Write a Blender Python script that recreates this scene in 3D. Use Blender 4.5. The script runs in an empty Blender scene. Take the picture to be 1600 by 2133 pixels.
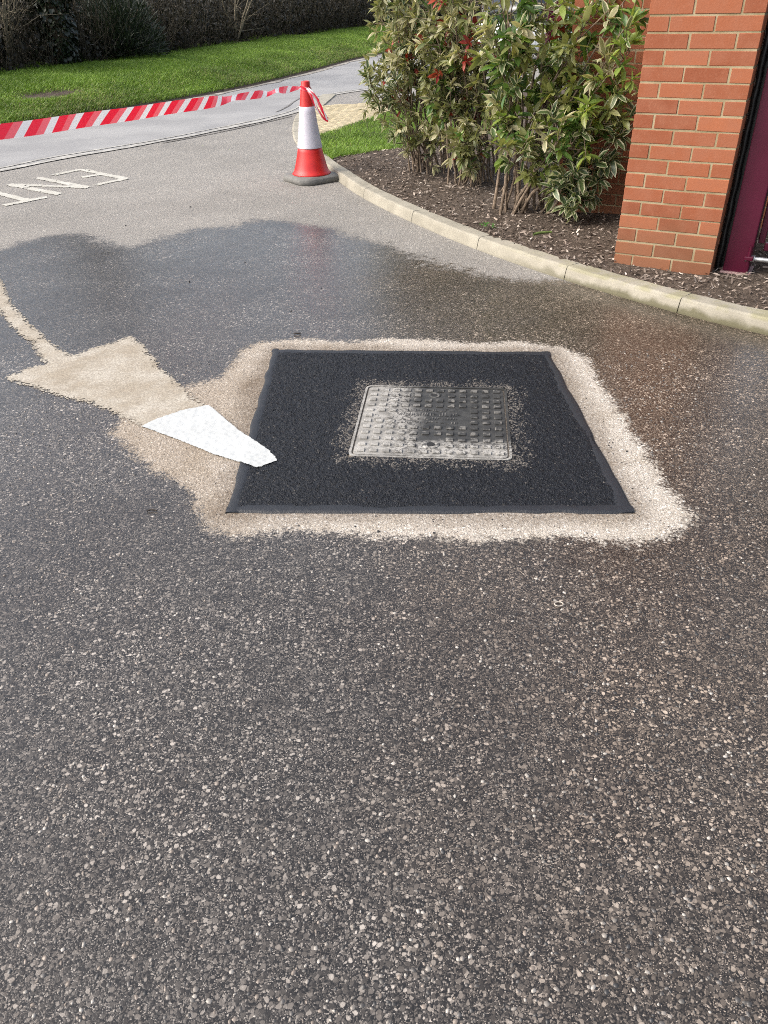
import bpy, bmesh, math
import numpy as np
from mathutils import Matrix, Vector

sc = bpy.context.scene
COL = sc.collection
RS = np.random.RandomState

# ------------------------------------------------------------------ camera, sky, sun, exposure
cam = bpy.data.cameras.new('camera')
camo = bpy.data.objects.new('camera', cam)
COL.objects.link(camo)
cam.sensor_fit = 'HORIZONTAL'
cam.sensor_width = 36.0
cam.lens = 36.0 * 1604.0 / 1600.0
cam.clip_start = 0.05
cam.clip_end = 500.0
PITCH, ROLL, EYE = math.radians(34.0), math.radians(-1.5), 1.5
_sp, _cp, _sr, _cr = math.sin(PITCH), math.cos(PITCH), math.sin(ROLL), math.cos(ROLL)
_right = Vector((_cr, _sr * _sp, _sr * _cp))
_down = Vector((_sr, -_cr * _sp, -_cr * _cp))
_fwd = Vector((0, _cp, -_sp))
m = Matrix.Identity(4)
for i in range(3):
    m[i][0] = _right[i]; m[i][1] = -_down[i]; m[i][2] = -_fwd[i]
m[2][3] = EYE
camo.matrix_world = m
sc.camera = camo

SUN_ELEV, SUN_AZ = math.radians(42), math.radians(-102)     # azimuth from +Y towards +X
w = bpy.data.worlds.new('World'); sc.world = w; w.use_nodes = True
wn = w.node_tree
bg = wn.nodes['Background']
sky = wn.nodes.new('ShaderNodeTexSky')
sky.sky_type = 'NISHITA'; sky.sun_disc = False
sky.sun_elevation = SUN_ELEV; sky.sun_rotation = SUN_AZ
sky.air_density = 1.0; sky.dust_density = 5.0; sky.ozone_density = 1.0
hsv = wn.nodes.new('ShaderNodeHueSaturation'); hsv.inputs['Saturation'].default_value = 0.62   # thin bright overcast
wn.links.new(sky.outputs[0], hsv.inputs['Color']); wn.links.new(hsv.outputs[0], bg.inputs[0])
bg.inputs[1].default_value = 0.15

sl = bpy.data.lights.new('sun', 'SUN')
sl.energy = 0.8; sl.angle = math.radians(60); sl.color = (1.0, 0.95, 0.88)
so = bpy.data.objects.new('sun', sl); COL.objects.link(so)
_sd = Vector((math.sin(SUN_AZ) * math.cos(SUN_ELEV), math.cos(SUN_AZ) * math.cos(SUN_ELEV), math.sin(SUN_ELEV)))
so.rotation_euler = (-_sd).to_track_quat('-Z', 'Y').to_euler()
so.location = (-4, -3, 8)

sc.view_settings.view_transform = 'Standard'
sc.view_settings.look = 'None'
sc.view_settings.exposure = 1.22
sc.view_settings.gamma = 1.0
sc.view_settings.use_curve_mapping = False
sc.cycles.use_denoising = False
sc.cycles.filter_width = 1.0

# ------------------------------------------------------------------ helpers
def tag(o, label=None, cat=None, group=None, kind=None):
    if label: o['label'] = label
    if cat: o['category'] = cat
    if group: o['group'] = group
    if kind: o['kind'] = kind
    return o

def link(name, me, mat=None, parent=None):
    o = bpy.data.objects.new(name, me)
    COL.objects.link(o)
    if mat is not None and me is not None and len(me.materials) == 0:
        me.materials.append(mat)
    if parent is not None:
        o.parent = parent
    return o

def empty(name, loc=(0, 0, 0), rz=0.0):
    o = bpy.data.objects.new(name, None); COL.objects.link(o)
    o.empty_display_size = 0.1
    o.location = loc; o.rotation_euler = (0, 0, rz)
    return o

def npmesh(name, v, f, attrs=None, uv=None, smooth=False):
    """v (n,3); f (m,k) index array or list of faces; attrs {name: (n,) point floats or (n,4) colours}; uv (n,2) per vertex"""
    me = bpy.data.meshes.new(name)
    v = np.asarray(v, dtype=np.float32)
    if isinstance(f, np.ndarray):
        k = f.shape[1]; nf = f.shape[0]
        me.vertices.add(len(v)); me.vertices.foreach_set('co', v.ravel())
        me.loops.add(nf * k); me.loops.foreach_set('vertex_index', f.astype(np.int32).ravel())
        me.polygons.add(nf)
        me.polygons.foreach_set('loop_start', np.arange(0, nf * k, k, dtype=np.int32))
        me.polygons.foreach_set('loop_total', np.full(nf, k, dtype=np.int32))
        me.update(calc_edges=True)
    else:
        me.from_pydata([tuple(map(float, p)) for p in v], [], [tuple(map(int, q)) for q in f])
        me.update()
    if attrs:
        for an, av in attrs.items():
            av = np.asarray(av, dtype=np.float32)
            if av.ndim == 1:
                a = me.attributes.new(an, 'FLOAT', 'POINT'); a.data.foreach_set('value', av)
            else:
                a = me.attributes.new(an, 'FLOAT_COLOR', 'POINT'); a.data.foreach_set('color', av.ravel())
    if uv is not None:
        ul = me.uv_layers.new(name='UVMap')
        li = np.empty(len(me.loops), dtype=np.int32); me.loops.foreach_get('vertex_index', li)
        ul.data.foreach_set('uv', np.asarray(uv, dtype=np.float32)[li].ravel())
    if smooth:
        me.polygons.foreach_set('use_smooth', np.ones(len(me.polygons), dtype=bool))
    me.validate()
    return me

def sdf(px, py, poly):
    """signed distance to a closed polygon, positive inside"""
    P = np.asarray(poly, float)
    d2 = np.full(px.shape, 1e18); inside = np.zeros(px.shape, bool)
    n = len(P)
    for i in range(n):
        a = P[i]; b = P[(i + 1) % n]
        e = b - a
        wx, wy = px - a[0], py - a[1]
        t = np.clip((wx * e[0] + wy * e[1]) / (e @ e + 1e-12), 0, 1)
        d2 = np.minimum(d2, (wx - t * e[0]) ** 2 + (wy - t * e[1]) ** 2)
        c = (a[1] > py) != (b[1] > py)
        with np.errstate(divide='ignore', invalid='ignore'):
            xi = (b[0] - a[0]) * (py - a[1]) / (b[1] - a[1] + 1e-18) + a[0]
        inside ^= c & (px < xi)
    d = np.sqrt(d2)
    return np.where(inside, d, -d)

def vnoise(x, y, scale, seed=0):
    """smooth value noise -1..1"""
    r = RS(seed).rand(256, 256) * 2 - 1
    X, Y = x * scale, y * scale
    xi, yi = np.floor(X).astype(int), np.floor(Y).astype(int)
    fx, fy = X - xi, Y - yi
    fx = fx * fx * (3 - 2 * fx); fy = fy * fy * (3 - 2 * fy)
    g = lambda a, b: r[a % 256, b % 256]
    return (g(xi, yi) * (1 - fx) + g(xi + 1, yi) * fx) * (1 - fy) + (g(xi, yi + 1) * (1 - fx) + g(xi + 1, yi + 1) * fx) * fy

def catmull(pts, n=12):
    P = np.asarray(pts, float)
    Q = np.vstack([2 * P[0] - P[1], P, 2 * P[-1] - P[-2]])
    out = []
    for i in range(1, len(Q) - 2):
        for t in np.linspace(0, 1, n, endpoint=False):
            a, b, c, d = Q[i - 1], Q[i], Q[i + 1], Q[i + 2]
            out.append(.5 * ((2 * b) + (-a + c) * t + (2 * a - 5 * b + 4 * c - d) * t * t + (-a + 3 * b - 3 * c + d) * t ** 3))
    out.append(P[-1])
    return np.array(out)

def arclen(P):
    return np.concatenate([[0], np.cumsum(np.linalg.norm(np.diff(P, axis=0), axis=1))])

def at_len(P, S, s):
    return np.stack([np.interp(s, S, P[:, k]) for k in range(P.shape[1])], -1)

def bm_mesh(name, bm, smooth=False):
    me = bpy.data.meshes.new(name)
    bmesh.ops.recalc_face_normals(bm, faces=bm.faces)
    bm.to_mesh(me); bm.free()
    if smooth:
        me.polygons.foreach_set('use_smooth', np.ones(len(me.polygons), dtype=bool))
    return me

def box_mesh(name, sx, sy, sz, bevel=0.0, origin=(0, 0, 0), seg=1):
    """box with one corner at the origin"""
    bm = bmesh.new()
    bmesh.ops.create_cube(bm, size=1.0)
    for v in bm.verts:
        v.co = Vector(((v.co.x + .5) * sx + origin[0], (v.co.y + .5) * sy + origin[1], (v.co.z + .5) * sz + origin[2]))
    if bevel > 0:
        bmesh.ops.bevel(bm, geom=list(bm.edges), offset=bevel, segments=seg, affect='EDGES', profile=0.6)
    return bm_mesh(name, bm)

def lathe(profile, seg=48, sq=None):
    """revolve (r,z) list; returns v,f"""
    a = np.linspace(0, 2 * np.pi, seg, endpoint=False)
    V = []; F = []
    for r, z in profile:
        V += [(r * math.cos(t), r * math.sin(t), z) for t in a]
    for i in range(len(profile) - 1):
        for j in range(seg):
            F.append((i * seg + j, i * seg + (j + 1) % seg, (i + 1) * seg + (j + 1) % seg, (i + 1) * seg + j))
    return np.array(V), F

class Tubes:
    def __init__(s, sides=5): s.V = []; s.F = []; s.n = 0; s.k = sides
    def add(s, P, R):
        P = np.asarray(P, float); k = s.k; n = len(P)
        T = np.gradient(P, axis=0); T /= np.linalg.norm(T, axis=1)[:, None] + 1e-9
        ref = np.array([0, 0, 1.0]) if abs(T[0][2]) < .9 else np.array([1.0, 0, 0])
        A = np.cross(T, ref); A /= np.linalg.norm(A, axis=1)[:, None] + 1e-9
        B = np.cross(T, A)
        a = np.linspace(0, 2 * np.pi, k, endpoint=False)
        R = np.broadcast_to(np.asarray(R, float), (n,))
        V = P[:, None] + R[:, None, None] * (A[:, None] * np.cos(a)[None, :, None] + B[:, None] * np.sin(a)[None, :, None])
        s.V.append(V.reshape(-1, 3))
        i = np.arange(n - 1)[:, None] * k; j = np.arange(k)[None]; j2 = (j + 1) % k
        s.F.append((np.stack([i + j, i + j2, i + k + j2, i + k + j], -1).reshape(-1, 4)) + s.n)
        s.n += n * k
    def mesh(s, name, smooth=True): return npmesh(name, np.vstack(s.V), np.vstack(s.F), smooth=smooth)

# ------------------------------------------------------------------ materials
class NT:
    def __init__(s, name):
        s.m = bpy.data.materials.new(name); s.m.use_nodes = True
        s.t = s.m.node_tree
        s.b = s.t.nodes['Principled BSDF']
        s.out = s.t.nodes['Material Output']
    def n(s, typ, **kw):
        nd = s.t.nodes.new('ShaderNode' + typ)
        for k, v in kw.items(): setattr(nd, k, v)
        return nd
    def l(s, a, b): s.t.links.new(a, b)
    def put(s, sock, v):
        if hasattr(v, 'is_linked'): s.l(v, sock)
        elif isinstance(v, (tuple, list)) and len(v) == 3 and sock.type == 'RGBA': sock.default_value = (*v, 1)
        else: sock.default_value = v
    def coord(s): return s.n('TexCoord').outputs['Object']
    def pos(s): return s.n('NewGeometry').outputs['Position']
    def noise(s, vec, scale, detail=3, rough=.55, out='Fac'):
        nd = s.n('TexNoise'); s.l(vec, nd.inputs['Vector'])
        nd.inputs['Scale'].default_value = scale; nd.inputs['Detail'].default_value = detail; nd.inputs['Roughness'].default_value = rough
        return nd.outputs[out]
    def vor(s, vec, scale, feature='F1', rnd=1.0):
        nd = s.n('TexVoronoi', feature=feature); s.l(vec, nd.inputs['Vector'])
        nd.inputs['Scale'].default_value = scale; nd.inputs['Randomness'].default_value = rnd
        return nd
    def math(s, op, a, b=None, c=None, clamp=False):
        nd = s.n('Math', operation=op, use_clamp=clamp)
        s.put(nd.inputs[0], a)
        if b is not None: s.put(nd.inputs[1], b)
        if c is not None: s.put(nd.inputs[2], c)
        return nd.outputs[0]
    def map(s, v, a, b, c=0.0, d=1.0, smooth=True):
        nd = s.n('MapRange', interpolation_type='SMOOTHSTEP' if smooth else 'LINEAR')
        s.put(nd.inputs[0], v)
        for i, x in enumerate((a, b, c, d)): s.put(nd.inputs[i + 1], x)
        return nd.outputs[0]
    def mix(s, f, a, b, blend='MIX'):
        nd = s.n('Mix', data_type='RGBA', blend_type=blend)
        s.put(nd.inputs[0], f); s.put(nd.inputs[6], a); s.put(nd.inputs[7], b)
        return nd.outputs[2]
    def attr(s, name, out='Fac'):
        nd = s.n('Attribute', attribute_name=name); return nd.outputs[out]
    def sep(s, v):
        nd = s.n('SeparateXYZ'); s.l(v, nd.inputs[0]); return nd.outputs
    def sepc(s, c):
        nd = s.n('SeparateColor'); s.l(c, nd.inputs[0]); return nd.outputs
    def bump(s, h, strength=.5, dist=.01):
        nd = s.n('Bump'); s.put(nd.inputs['Strength'], strength); nd.inputs['Distance'].default_value = dist
        s.l(h, nd.inputs['Height']); s.l(nd.outputs[0], s.b.inputs['Normal']); return nd
    def set(s, base=None, rough=None, spec=None, metal=None):
        if base is not None: s.put(s.b.inputs['Base Color'], base)
        if rough is not None: s.put(s.b.inputs['Roughness'], rough)
        if spec is not None: s.put(s.b.inputs['Specular IOR Level'], spec)
        if metal is not None: s.put(s.b.inputs['Metallic'], metal)
        return s.m

def mat_road():
    t = NT('asphalt')
    c = t.coord()
    wet0 = t.attr('wet'); halo0 = t.attr('halo')
    nA = t.noise(c, 2.2, 4, .6); nB = t.noise(c, 16, 3, .6); nC = t.noise(c, 70, 2, .6)
    # aggregate in three sizes: every cell is a chip with its own tone, dark binder between
    wv = t.n('VectorMath', operation='ADD'); t.l(c, wv.inputs[0])
    wsc = t.n('VectorMath', operation='SCALE'); t.l(t.noise(c, 60, 2, .5, 'Color'), wsc.inputs[0]); wsc.inputs['Scale'].default_value = .012
    t.l(wsc.outputs[0], wv.inputs[1]); cv = wv.outputs[0]
    v1 = t.vor(cv, 88); v2 = t.vor(cv, 170); v3 = t.vor(cv, 330)
    def chip(v, r0, r1):
        rr = t.sepc(v.outputs['Color'])
        return t.map(t.math('SUBTRACT', v.outputs['Distance'], t.math('MULTIPLY_ADD', rr[1], .22, r0)), 0.0, r1, 1.0, 0.0), rr[0], rr[2]
    def ramp(f, stops):
        cr = t.n('ValToRGB'); t.l(f, cr.inputs[0]); el = cr.color_ramp.elements
        el[0].position = stops[0][0]; el[0].color = (*stops[0][1], 1); el[1].position = stops[-1][0]; el[1].color = (*stops[-1][1], 1)
        for q, cc in stops[1:-1]:
            e_ = el.new(q); e_.color = (*cc, 1)
        return cr.outputs[0]
    s1, k1, h1 = chip(v1, .20, .14); s2, k2, h2 = chip(v2, .22, .16); s3, k3, h3 = chip(v3, .26, .2)
    chipr = t.math('SUBTRACT', t.math('ADD', t.math('MULTIPLY', h1, .5), t.math('MULTIPLY', h2, .5)), .5)
    e = t.math('ADD', wet0, t.math('MULTIPLY', t.math('SUBTRACT', nA, .5), .34))
    e = t.math('ADD', e, t.math('MULTIPLY', t.math('SUBTRACT', nB, .5), .30))
    e = t.math('ADD', e, t.math('MULTIPLY', t.math('SUBTRACT', nC, .5), .16))
    e = t.math('ADD', e, t.math('MULTIPLY', chipr, .16))
    wet = t.map(e, -.05, .09)
    h = t.math('ADD', halo0, t.math('ADD', t.math('MULTIPLY', t.math('SUBTRACT', nB, .5), .08), t.math('MULTIPLY', t.math('SUBTRACT', t.noise(c, 6, 4, .65), .5), .07)))
    h = t.math('ADD', h, t.math('ADD', t.math('MULTIPLY', t.math('SUBTRACT', nC, .5), .05), t.math('MULTIPLY', chipr, .07)))
    halo = t.map(h, -.02, .022)
    WSTOPS = [(0, (.024, .0215, .0195)), (.35, (.062, .055, .048)), (.64, (.125, .110, .095)), (.83, (.25, .222, .192)), (1, (.44, .396, .347))]
    DSTOPS = [(0, (.165, .155, .14)), (.45, (.27, .255, .232)), (.8, (.365, .345, .312)), (1, (.52, .49, .445))]
    big = t.noise(c, .55, 3, .6)
    tone = t.noise(c, 26, 3, .6)
    patchy = t.map(t.noise(c, 2.3, 4, .65), .32, .68, .78, 1.06)
    def build(stops, bind):
        q = t.mix(t.math('MULTIPLY', s3, .8), bind, ramp(k3, stops))
        q = t.mix(t.math('MULTIPLY', s2, .9), q, ramp(t.math('MULTIPLY', k2, t.math('MULTIPLY', patchy, .97)), stops))
        return t.mix(t.math('MULTIPLY', s1, t.map(h1, .28, .34)), q, ramp(t.math('MULTIPLY', k1, patchy), stops))
    cw = build(WSTOPS, t.mix(t.noise(c, 180, 3, .7), (.008, .0077, .0074), (.026, .024, .022)))
    cw = t.mix(t.map(big, .42, .62), cw, t.mix(1.0, cw, (.74, .71, .69), 'MULTIPLY'))
    cw = t.mix(t.map(tone, .4, .65), cw, t.mix(1.0, cw, (.80, .79, .78), 'MULTIPLY'))
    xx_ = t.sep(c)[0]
    sheen_loss = t.map(t.math('ADD', t.math('MULTIPLY', xx_, .30), t.noise(c, .8, 4, .6)), .38, .85)  # brown tint growing rightwards, painted in for the missing sky reflection
    cw = t.mix(t.math('MULTIPLY', sheen_loss, .55), cw, t.mix(1.0, cw, (1.30, 1.10, .90), 'MULTIPLY'))
    cd = build(DSTOPS, t.mix(t.noise(c, 180, 3, .7), (.14, .131, .118), (.26, .245, .222)))
    cd = t.mix(t.map(big, .4, .65), cd, t.mix(1.0, cd, (.88, .88, .88), 'MULTIPLY'))
    # scoured, dusty dry band round the repair
    HSTOPS = [(0, (.23, .197, .16)), (.30, (.40, .36, .305)), (.62, (.51, .47, .41)), (1, (.66, .625, .57))]
    ch = build(HSTOPS, t.mix(t.noise(c, 180, 3, .75), (.20, .168, .135), (.44, .395, .335)))
    pd = t.attr('near_patch')
    ch = t.mix(t.math('MULTIPLY', t.map(t.math('ADD', pd, t.math('MULTIPLY', t.math('SUBTRACT', nA, .5), .22)), .0, .13, 1.0, 0.0), t.map(nC, .3, .7, .35, .85)),
               ch, (.135, .105, .078))
    ch = t.mix(t.map(t.math('ADD', t.sep(c)[0], t.math('MULTIPLY', nA, .5)), -.55, .0, .75, 0.0), ch, t.mix(1.0, ch, (.66, .60, .54), 'MULTIPLY'))
    ch = t.mix(t.map(t.noise(c, 5, 4, .65), .45, .7, 0, .6), ch, t.mix(1.0, ch, (.80, .76, .70), 'MULTIPLY'))
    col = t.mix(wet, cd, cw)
    col = t.mix(halo, col, ch)
    dry = t.math('MAXIMUM', t.math('SUBTRACT', 1.0, wet), halo)
    rough = t.math('MULTIPLY_ADD', dry, .60, t.map(t.noise(c, 9, 3), .3, .7, .17, .27))
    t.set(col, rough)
    t.put(t.b.inputs['Specular IOR Level'], t.math('MULTIPLY_ADD', dry, -.28, .46))
    hh = t.math('MULTIPLY', s1, 1.0)
    hh = t.math('ADD', hh, t.math('MULTIPLY', s2, .6))
    hh = t.math('ADD', hh, t.math('MULTIPLY', t.noise(c, 300, 2), .5))
    t.bump(hh, t.math('MULTIPLY_ADD', dry, .40, .18), .004)
    return t.m

def mat_simple(name, col, rough=.6, spec=.5, var=.15, scale=20, bump=0, bscale=80, metal=0):
    t = NT(name); c = t.coord()
    n = t.noise(c, scale, 4, .6)
    lo = tuple(x * (1 - var) for x in col); hi = tuple(min(1, x * (1 + var)) for x in col)
    t.set(t.mix(t.map(n, .3, .7), lo, hi), rough, spec, metal)
    if bump: t.bump(t.noise(c, bscale, 4, .6), bump, .003)
    return t.m

def mat_brick():
    t = NT('red_brick'); c = t.coord(); p = t.pos()
    r = t.n('ObjectInfo').outputs['Random']
    base = t.mix(r, (.205, .058, .025), (.32, .108, .049))
    base = t.mix(t.map(t.noise(p, 9, 4, .6), .35, .7), base, t.mix(.6, base, (.275, .105, .058)))
    base = t.mix(t.math('MULTIPLY', t.map(t.noise(p, 90, 3, .7), .5, .75), .35), base, (.33, .15, .09))
    z = t.sep(p)[2]
    dirt = t.map(t.math('ADD', z, t.math('MULTIPLY', t.math('SUBTRACT', t.noise(p, 6, 3), .5), .35)), .10, .50, .62, 0.0)
    base = t.mix(t.math('MULTIPLY', dirt, .8), base, (.150, .085, .046))
    t.set(base, .78, .3)
    t.bump(t.math('ADD', t.noise(p, 120, 4, .65), t.math('MULTIPLY', t.noise(p, 22, 3), .8)), .35, .003)
    return t.m

def mat_mortar():
    t = NT('mortar'); p = t.pos()
    col = t.mix(t.map(t.noise(p, 7, 4, .6), .3, .7), (.24, .19, .108), (.35, .29, .185))
    t.set(col, .9, .2); t.bump(t.noise(p, 200, 3, .7), .5, .003); return t.m

def mat_kerb():
    t = NT('kerb_concrete'); p = t.pos()
    r = t.n('ObjectInfo').outputs['Random']
    z = t.sep(p)[2]; y = t.sep(p)[1]
    base = t.mix(t.map(t.noise(p, 5, 4, .6), .3, .7), (.22, .203, .160), (.315, .293, .236))
    base = t.mix(t.math('MULTIPLY', t.map(t.noise(p, 220, 3, .75), .45, .7), .5), base, (.19, .172, .14))
    base = t.mix(t.math('MULTIPLY', r, .25), base, (.38, .355, .295))
    n1 = t.noise(p, 7, 4, .65)
    near = t.map(y, 4.3, 5.6, 1.0, 0.0)
    alg = t.math('MULTIPLY', t.map(t.math('ADD', z, t.math('MULTIPLY', t.math('SUBTRACT', n1, .5), .09)), .012, .05, 1.0, 0.0), near)
    topg = t.math('MULTIPLY', t.math('MULTIPLY', t.map(z, .055, .075), t.map(n1, .42, .62)), near)
    base = t.mix(t.math('MULTIPLY', topg, .45), base, (.20, .19, .075))
    base = t.mix(t.math('MULTIPLY', alg, .85), base, (.085, .078, .038))
    t.set(base, .85, .3)
    t.bump(t.math('ADD', t.noise(p, 180, 4, .7), t.noise(p, 30, 3)), .35, .003); return t.m

def mat_patch():
    t = NT('fresh_asphalt'); c = t.coord()
    d = t.attr('dust')
    v = t.vor(c, 150); k = t.sepc(v.outputs['Color'])
    base = t.mix(k[0], (.003, .0036, .005), (.013, .0148, .019))
    nz = t.noise(c, 90, 3, .7); nb = t.noise(c, 12, 3, .6)
    dm = t.map(t.math('ADD', d, t.math('MULTIPLY', t.math('SUBTRACT', nb, .5), 1.2)), .42, 1.0)
    dm = t.map(t.math('SUBTRACT', t.math('MULTIPLY', dm, .5), k[2]), -.04, .04)
    base = t.mix(t.math('MULTIPLY', dm, .85), base, t.mix(k[1], (.07, .062, .052), (.20, .18, .155)))
    t.set(base, .50, .26)
    h = t.math('ADD', t.map(v.outputs['Distance'], 0, .6, 1, 0), t.math('MULTIPLY', t.noise(c, 420, 2), .5))
    t.bump(h, .9, .004); return t.m

def mat_cover(name, k):
    t = NT(name); p = t.pos(); x, y, z = t.sep(p)
    m_ = t.math('MINIMUM', t.math('SUBTRACT', x, .13), t.math('SUBTRACT', y, t.math('MULTIPLY_ADD', x, -.10, 2.72)))
    m_ = t.math('ADD', m_, t.math('MULTIPLY', t.math('SUBTRACT', t.noise(p, 7, 4, .6), .5), .22))
    wet = t.map(m_, -.03, .05)
    sp = t.map(t.noise(p, 75, 3, .7), .47, .58)
    dry = t.mix(t.map(t.noise(p, 14, 4, .65), .35, .65), (.19 * k, .182 * k, .165 * k), (.33 * k, .317 * k, .29 * k))
    dry = t.mix(t.math('MULTIPLY', sp, t.map(m_, -.16, -.02, .25, .95)), dry, (.060, .058, .055))
    wc = t.mix(t.map(t.noise(p, 22, 4, .7), .3, .7), (.026, .026, .025), (.055, .054, .051))
    if k > 1: wc = t.mix(t.map(t.noise(p, 30, 3), .5, .6), wc, (.15, .142, .128))
    t.set(t.mix(wet, dry, wc), t.math('MULTIPLY_ADD', wet, -.27, .75), .35, t.math('MULTIPLY', wet, .1))
    t.bump(t.noise(p, 160, 3, .7), .25, .002); return t.m

def mat_paint(name, lo, hi, stain, wear=.5, worn=0.0):
    t = NT(name); c = t.coord()
    n = t.noise(c, 5, 5, .65); f = t.noise(c, 140, 3, .75)
    v = t.vor(c, 95); k = t.sepc(v.outputs['Color'])
    col = t.mix(t.map(n, .32, .68), lo, hi)
    col = t.mix(t.math('MULTIPLY', t.map(f, .50, .66), wear), col, stain)
    col = t.mix(t.math('MULTIPLY', k[1], .25 * wear + .03), col, tuple(.7 * x for x in lo))
    col = t.mix(t.map(v.outputs['Distance'], .40, .62, 0, .35 * wear + .08), col, stain)
    mp = t.n('Mapping'); t.l(c, mp.inputs[0]); mp.inputs['Rotation'].default_value = (0, 0, .55); mp.inputs['Scale'].default_value = (3, 26, 1)
    sc_ = t.map(t.noise(mp.outputs[0], 1.6, 4, .7), .56, .66)
    col = t.mix(t.math('MULTIPLY', sc_, wear * .5), col, tuple(.62 * x for x in lo))
    t.set(col, .75, .3)
    t.bump(t.math('ADD', t.map(v.outputs['Distance'], 0, .6, 1, 0), t.math('MULTIPLY', f, .6)), .06 + .2 * wear, .003)
    if worn:
        d = t.attr('edge')
        q = t.math('ADD', d, t.math('MULTIPLY', t.math('SUBTRACT', t.noise(c, 9, 4, .65), .5), .10 * worn))
        q = t.math('ADD', q, t.math('MULTIPLY', t.math('SUBTRACT', f, .5), .10 * worn))
        q = t.math('ADD', q, t.math('MULTIPLY', t.math('SUBTRACT', k[0], .62), .085 * worn))
        q = t.math('SUBTRACT', q, t.math('MULTIPLY', t.map(t.noise(c, 3.2, 4, .6), .52, .72), .05 * worn))
        tr = t.n('BsdfTransparent'); ms = t.n('MixShader'); t.l(t.map(q, -.008, .010), ms.inputs[0])
        t.l(tr.outputs[0], ms.inputs[1]); t.l(t.b.outputs[0], ms.inputs[2]); t.l(ms.outputs[0], t.out.inputs[0])
    return t.m

def mat_leaf(name, cols, margin=None, rough=.38, trans=.18):
    """cols: four colours picked by a random number per leaf; margin: cream edge"""
    t = NT(name)
    r = t.math('FRACT', t.math('ADD', t.n('ObjectInfo').outputs['Random'], t.attr('rnd')))
    cr = t.n('ValToRGB'); t.l(r, cr.inputs[0])
    el = cr.color_ramp.elements
    el[0].color = (*cols[0], 1); el[1].color = (*cols[-1], 1); el[1].position = 1
    for i, cc in enumerate(cols[1:-1]):
        e = el.new((i + 1) / (len(cols) - 1)); e.color = (*cc, 1)
    col = cr.outputs[0]
    uvn = t.n('UVMap').outputs[0]; u, v, _ = t.sep(uvn)
    col = t.mix(t.map(v, 0.0, .10, .45, 0.0), col, t.mix(.5, col, (.35, .38, .16)))
    if margin:
        wob = t.math('ADD', v, t.math('MULTIPLY', t.math('SUBTRACT', t.noise(t.coord(), 60, 3), .5), .5))
        col = t.mix(t.map(wob, .55, .72), col, margin)
    nz = t.noise(t.coord(), 90, 3)
    col = t.mix(t.map(nz, .3, .7, 0, .35), col, t.mix(1.0, col, (.62, .66, .55), 'MULTIPLY'))
    t.set(col, rough, .5)
    tr = t.n('BsdfTranslucent'); t.l(t.mix(1.0, col, (1.3, 1.35, .7), 'MULTIPLY'), tr.inputs[0])
    ms = t.n('MixShader'); ms.inputs[0].default_value = trans
    t.l(t.b.outputs[0], ms.inputs[1]); t.l(tr.outputs[0], ms.inputs[2]); t.l(ms.outputs[0], t.out.inputs[0])
    return t.m

def mat_grass():
    t = NT('grass'); r = t.attr('rnd'); p = t.pos()
    cr = t.n('ValToRGB'); t.l(r, cr.inputs[0]); el = cr.color_ramp.elements
    el[0].color = (.060, .110, .014, 1); el[1].color = (.33, .29, .14, 1)
    for q, cc in ((.35, (.165, .285, .030)), (.75, (.25, .375, .050)), (.92, (.29, .33, .085))):
        e = el.new(q); e.color = (*cc, 1)
    col = t.mix(t.map(t.noise(p, .9, 4, .6), .35, .65), cr.outputs[0], t.mix(1.0, cr.outputs[0], (.62, .66, .55), 'MULTIPLY'))
    t.set(col, .5, .35)
    tr = t.n('BsdfTranslucent'); t.l(col, tr.inputs[0])
    ms = t.n('MixShader'); ms.inputs[0].default_value = .3
    t.l(t.b.outputs[0], ms.inputs[1]); t.l(tr.outputs[0], ms.inputs[2]); t.l(ms.outputs[0], t.out.inputs[0])
    return t.m

def mat_soil(name, a, b):
    t = NT(name); p = t.pos()
    t.set(t.mix(t.map(t.noise(p, 30, 5, .7), .3, .7), a, b), .95, .15)
    t.bump(t.noise(p, 50, 5, .7), .9, .02); return t.m

def mat_vcol(name, rough=.7, spec=.3):
    t = NT(name); t.set(t.attr('tint', 'Color'), rough, spec); return t.m

def mat_tape():
    t = NT('barrier_tape_plastic'); uvn = t.n('UVMap').outputs[0]; u, v, _ = t.sep(uvn)
    ph = t.math('FRACT', t.math('DIVIDE', t.math('ADD', u, t.math('MULTIPLY', v, .12)), .225))
    red = t.map(ph, .30, .315)
    red = t.math('MULTIPLY', red, t.map(ph, .985, 1.0, 1.0, 0.0))
    pale = t.map(ph, .60, .615, 1.0, 0.0)
    rc = t.mix(pale, (.80, .016, .045), (.80, .13, .16))
    col = t.mix(red, (.74, .73, .74), rc)
    t.set(col, .35, .5)
    t.bump(t.noise(uvn, 16, 3), .25, .01)
    tr = t.n('BsdfTranslucent'); t.l(col, tr.inputs[0])
    ms = t.n('MixShader'); ms.inputs[0].default_value = .3
    t.l(t.b.outputs[0], ms.inputs[1]); t.l(tr.outputs[0], ms.inputs[2]); t.l(ms.outputs[0], t.out.inputs[0])
    return t.m

M_road = mat_road()
M_brick = mat_brick(); M_mortar = mat_mortar(); M_kerb = mat_kerb(); M_patch = mat_patch()
M_cover = mat_cover('cast_iron', 1.0); M_stud = mat_cover('cast_iron_worn', 1.08)
M_dark = mat_simple('recess_shade', (.012, .012, .012), .8)  # near black, its colour stands in for shade in cover gap and holes
M_grass = mat_grass()
M_soil = mat_soil('soil', (.045, .034, .026), (.13, .102, .08))
M_tint = mat_vcol('mixed_tint')
M_bark = mat_simple('bark', (.17, .13, .095), .85, .2, .4, 30, .5, 60)

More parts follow.
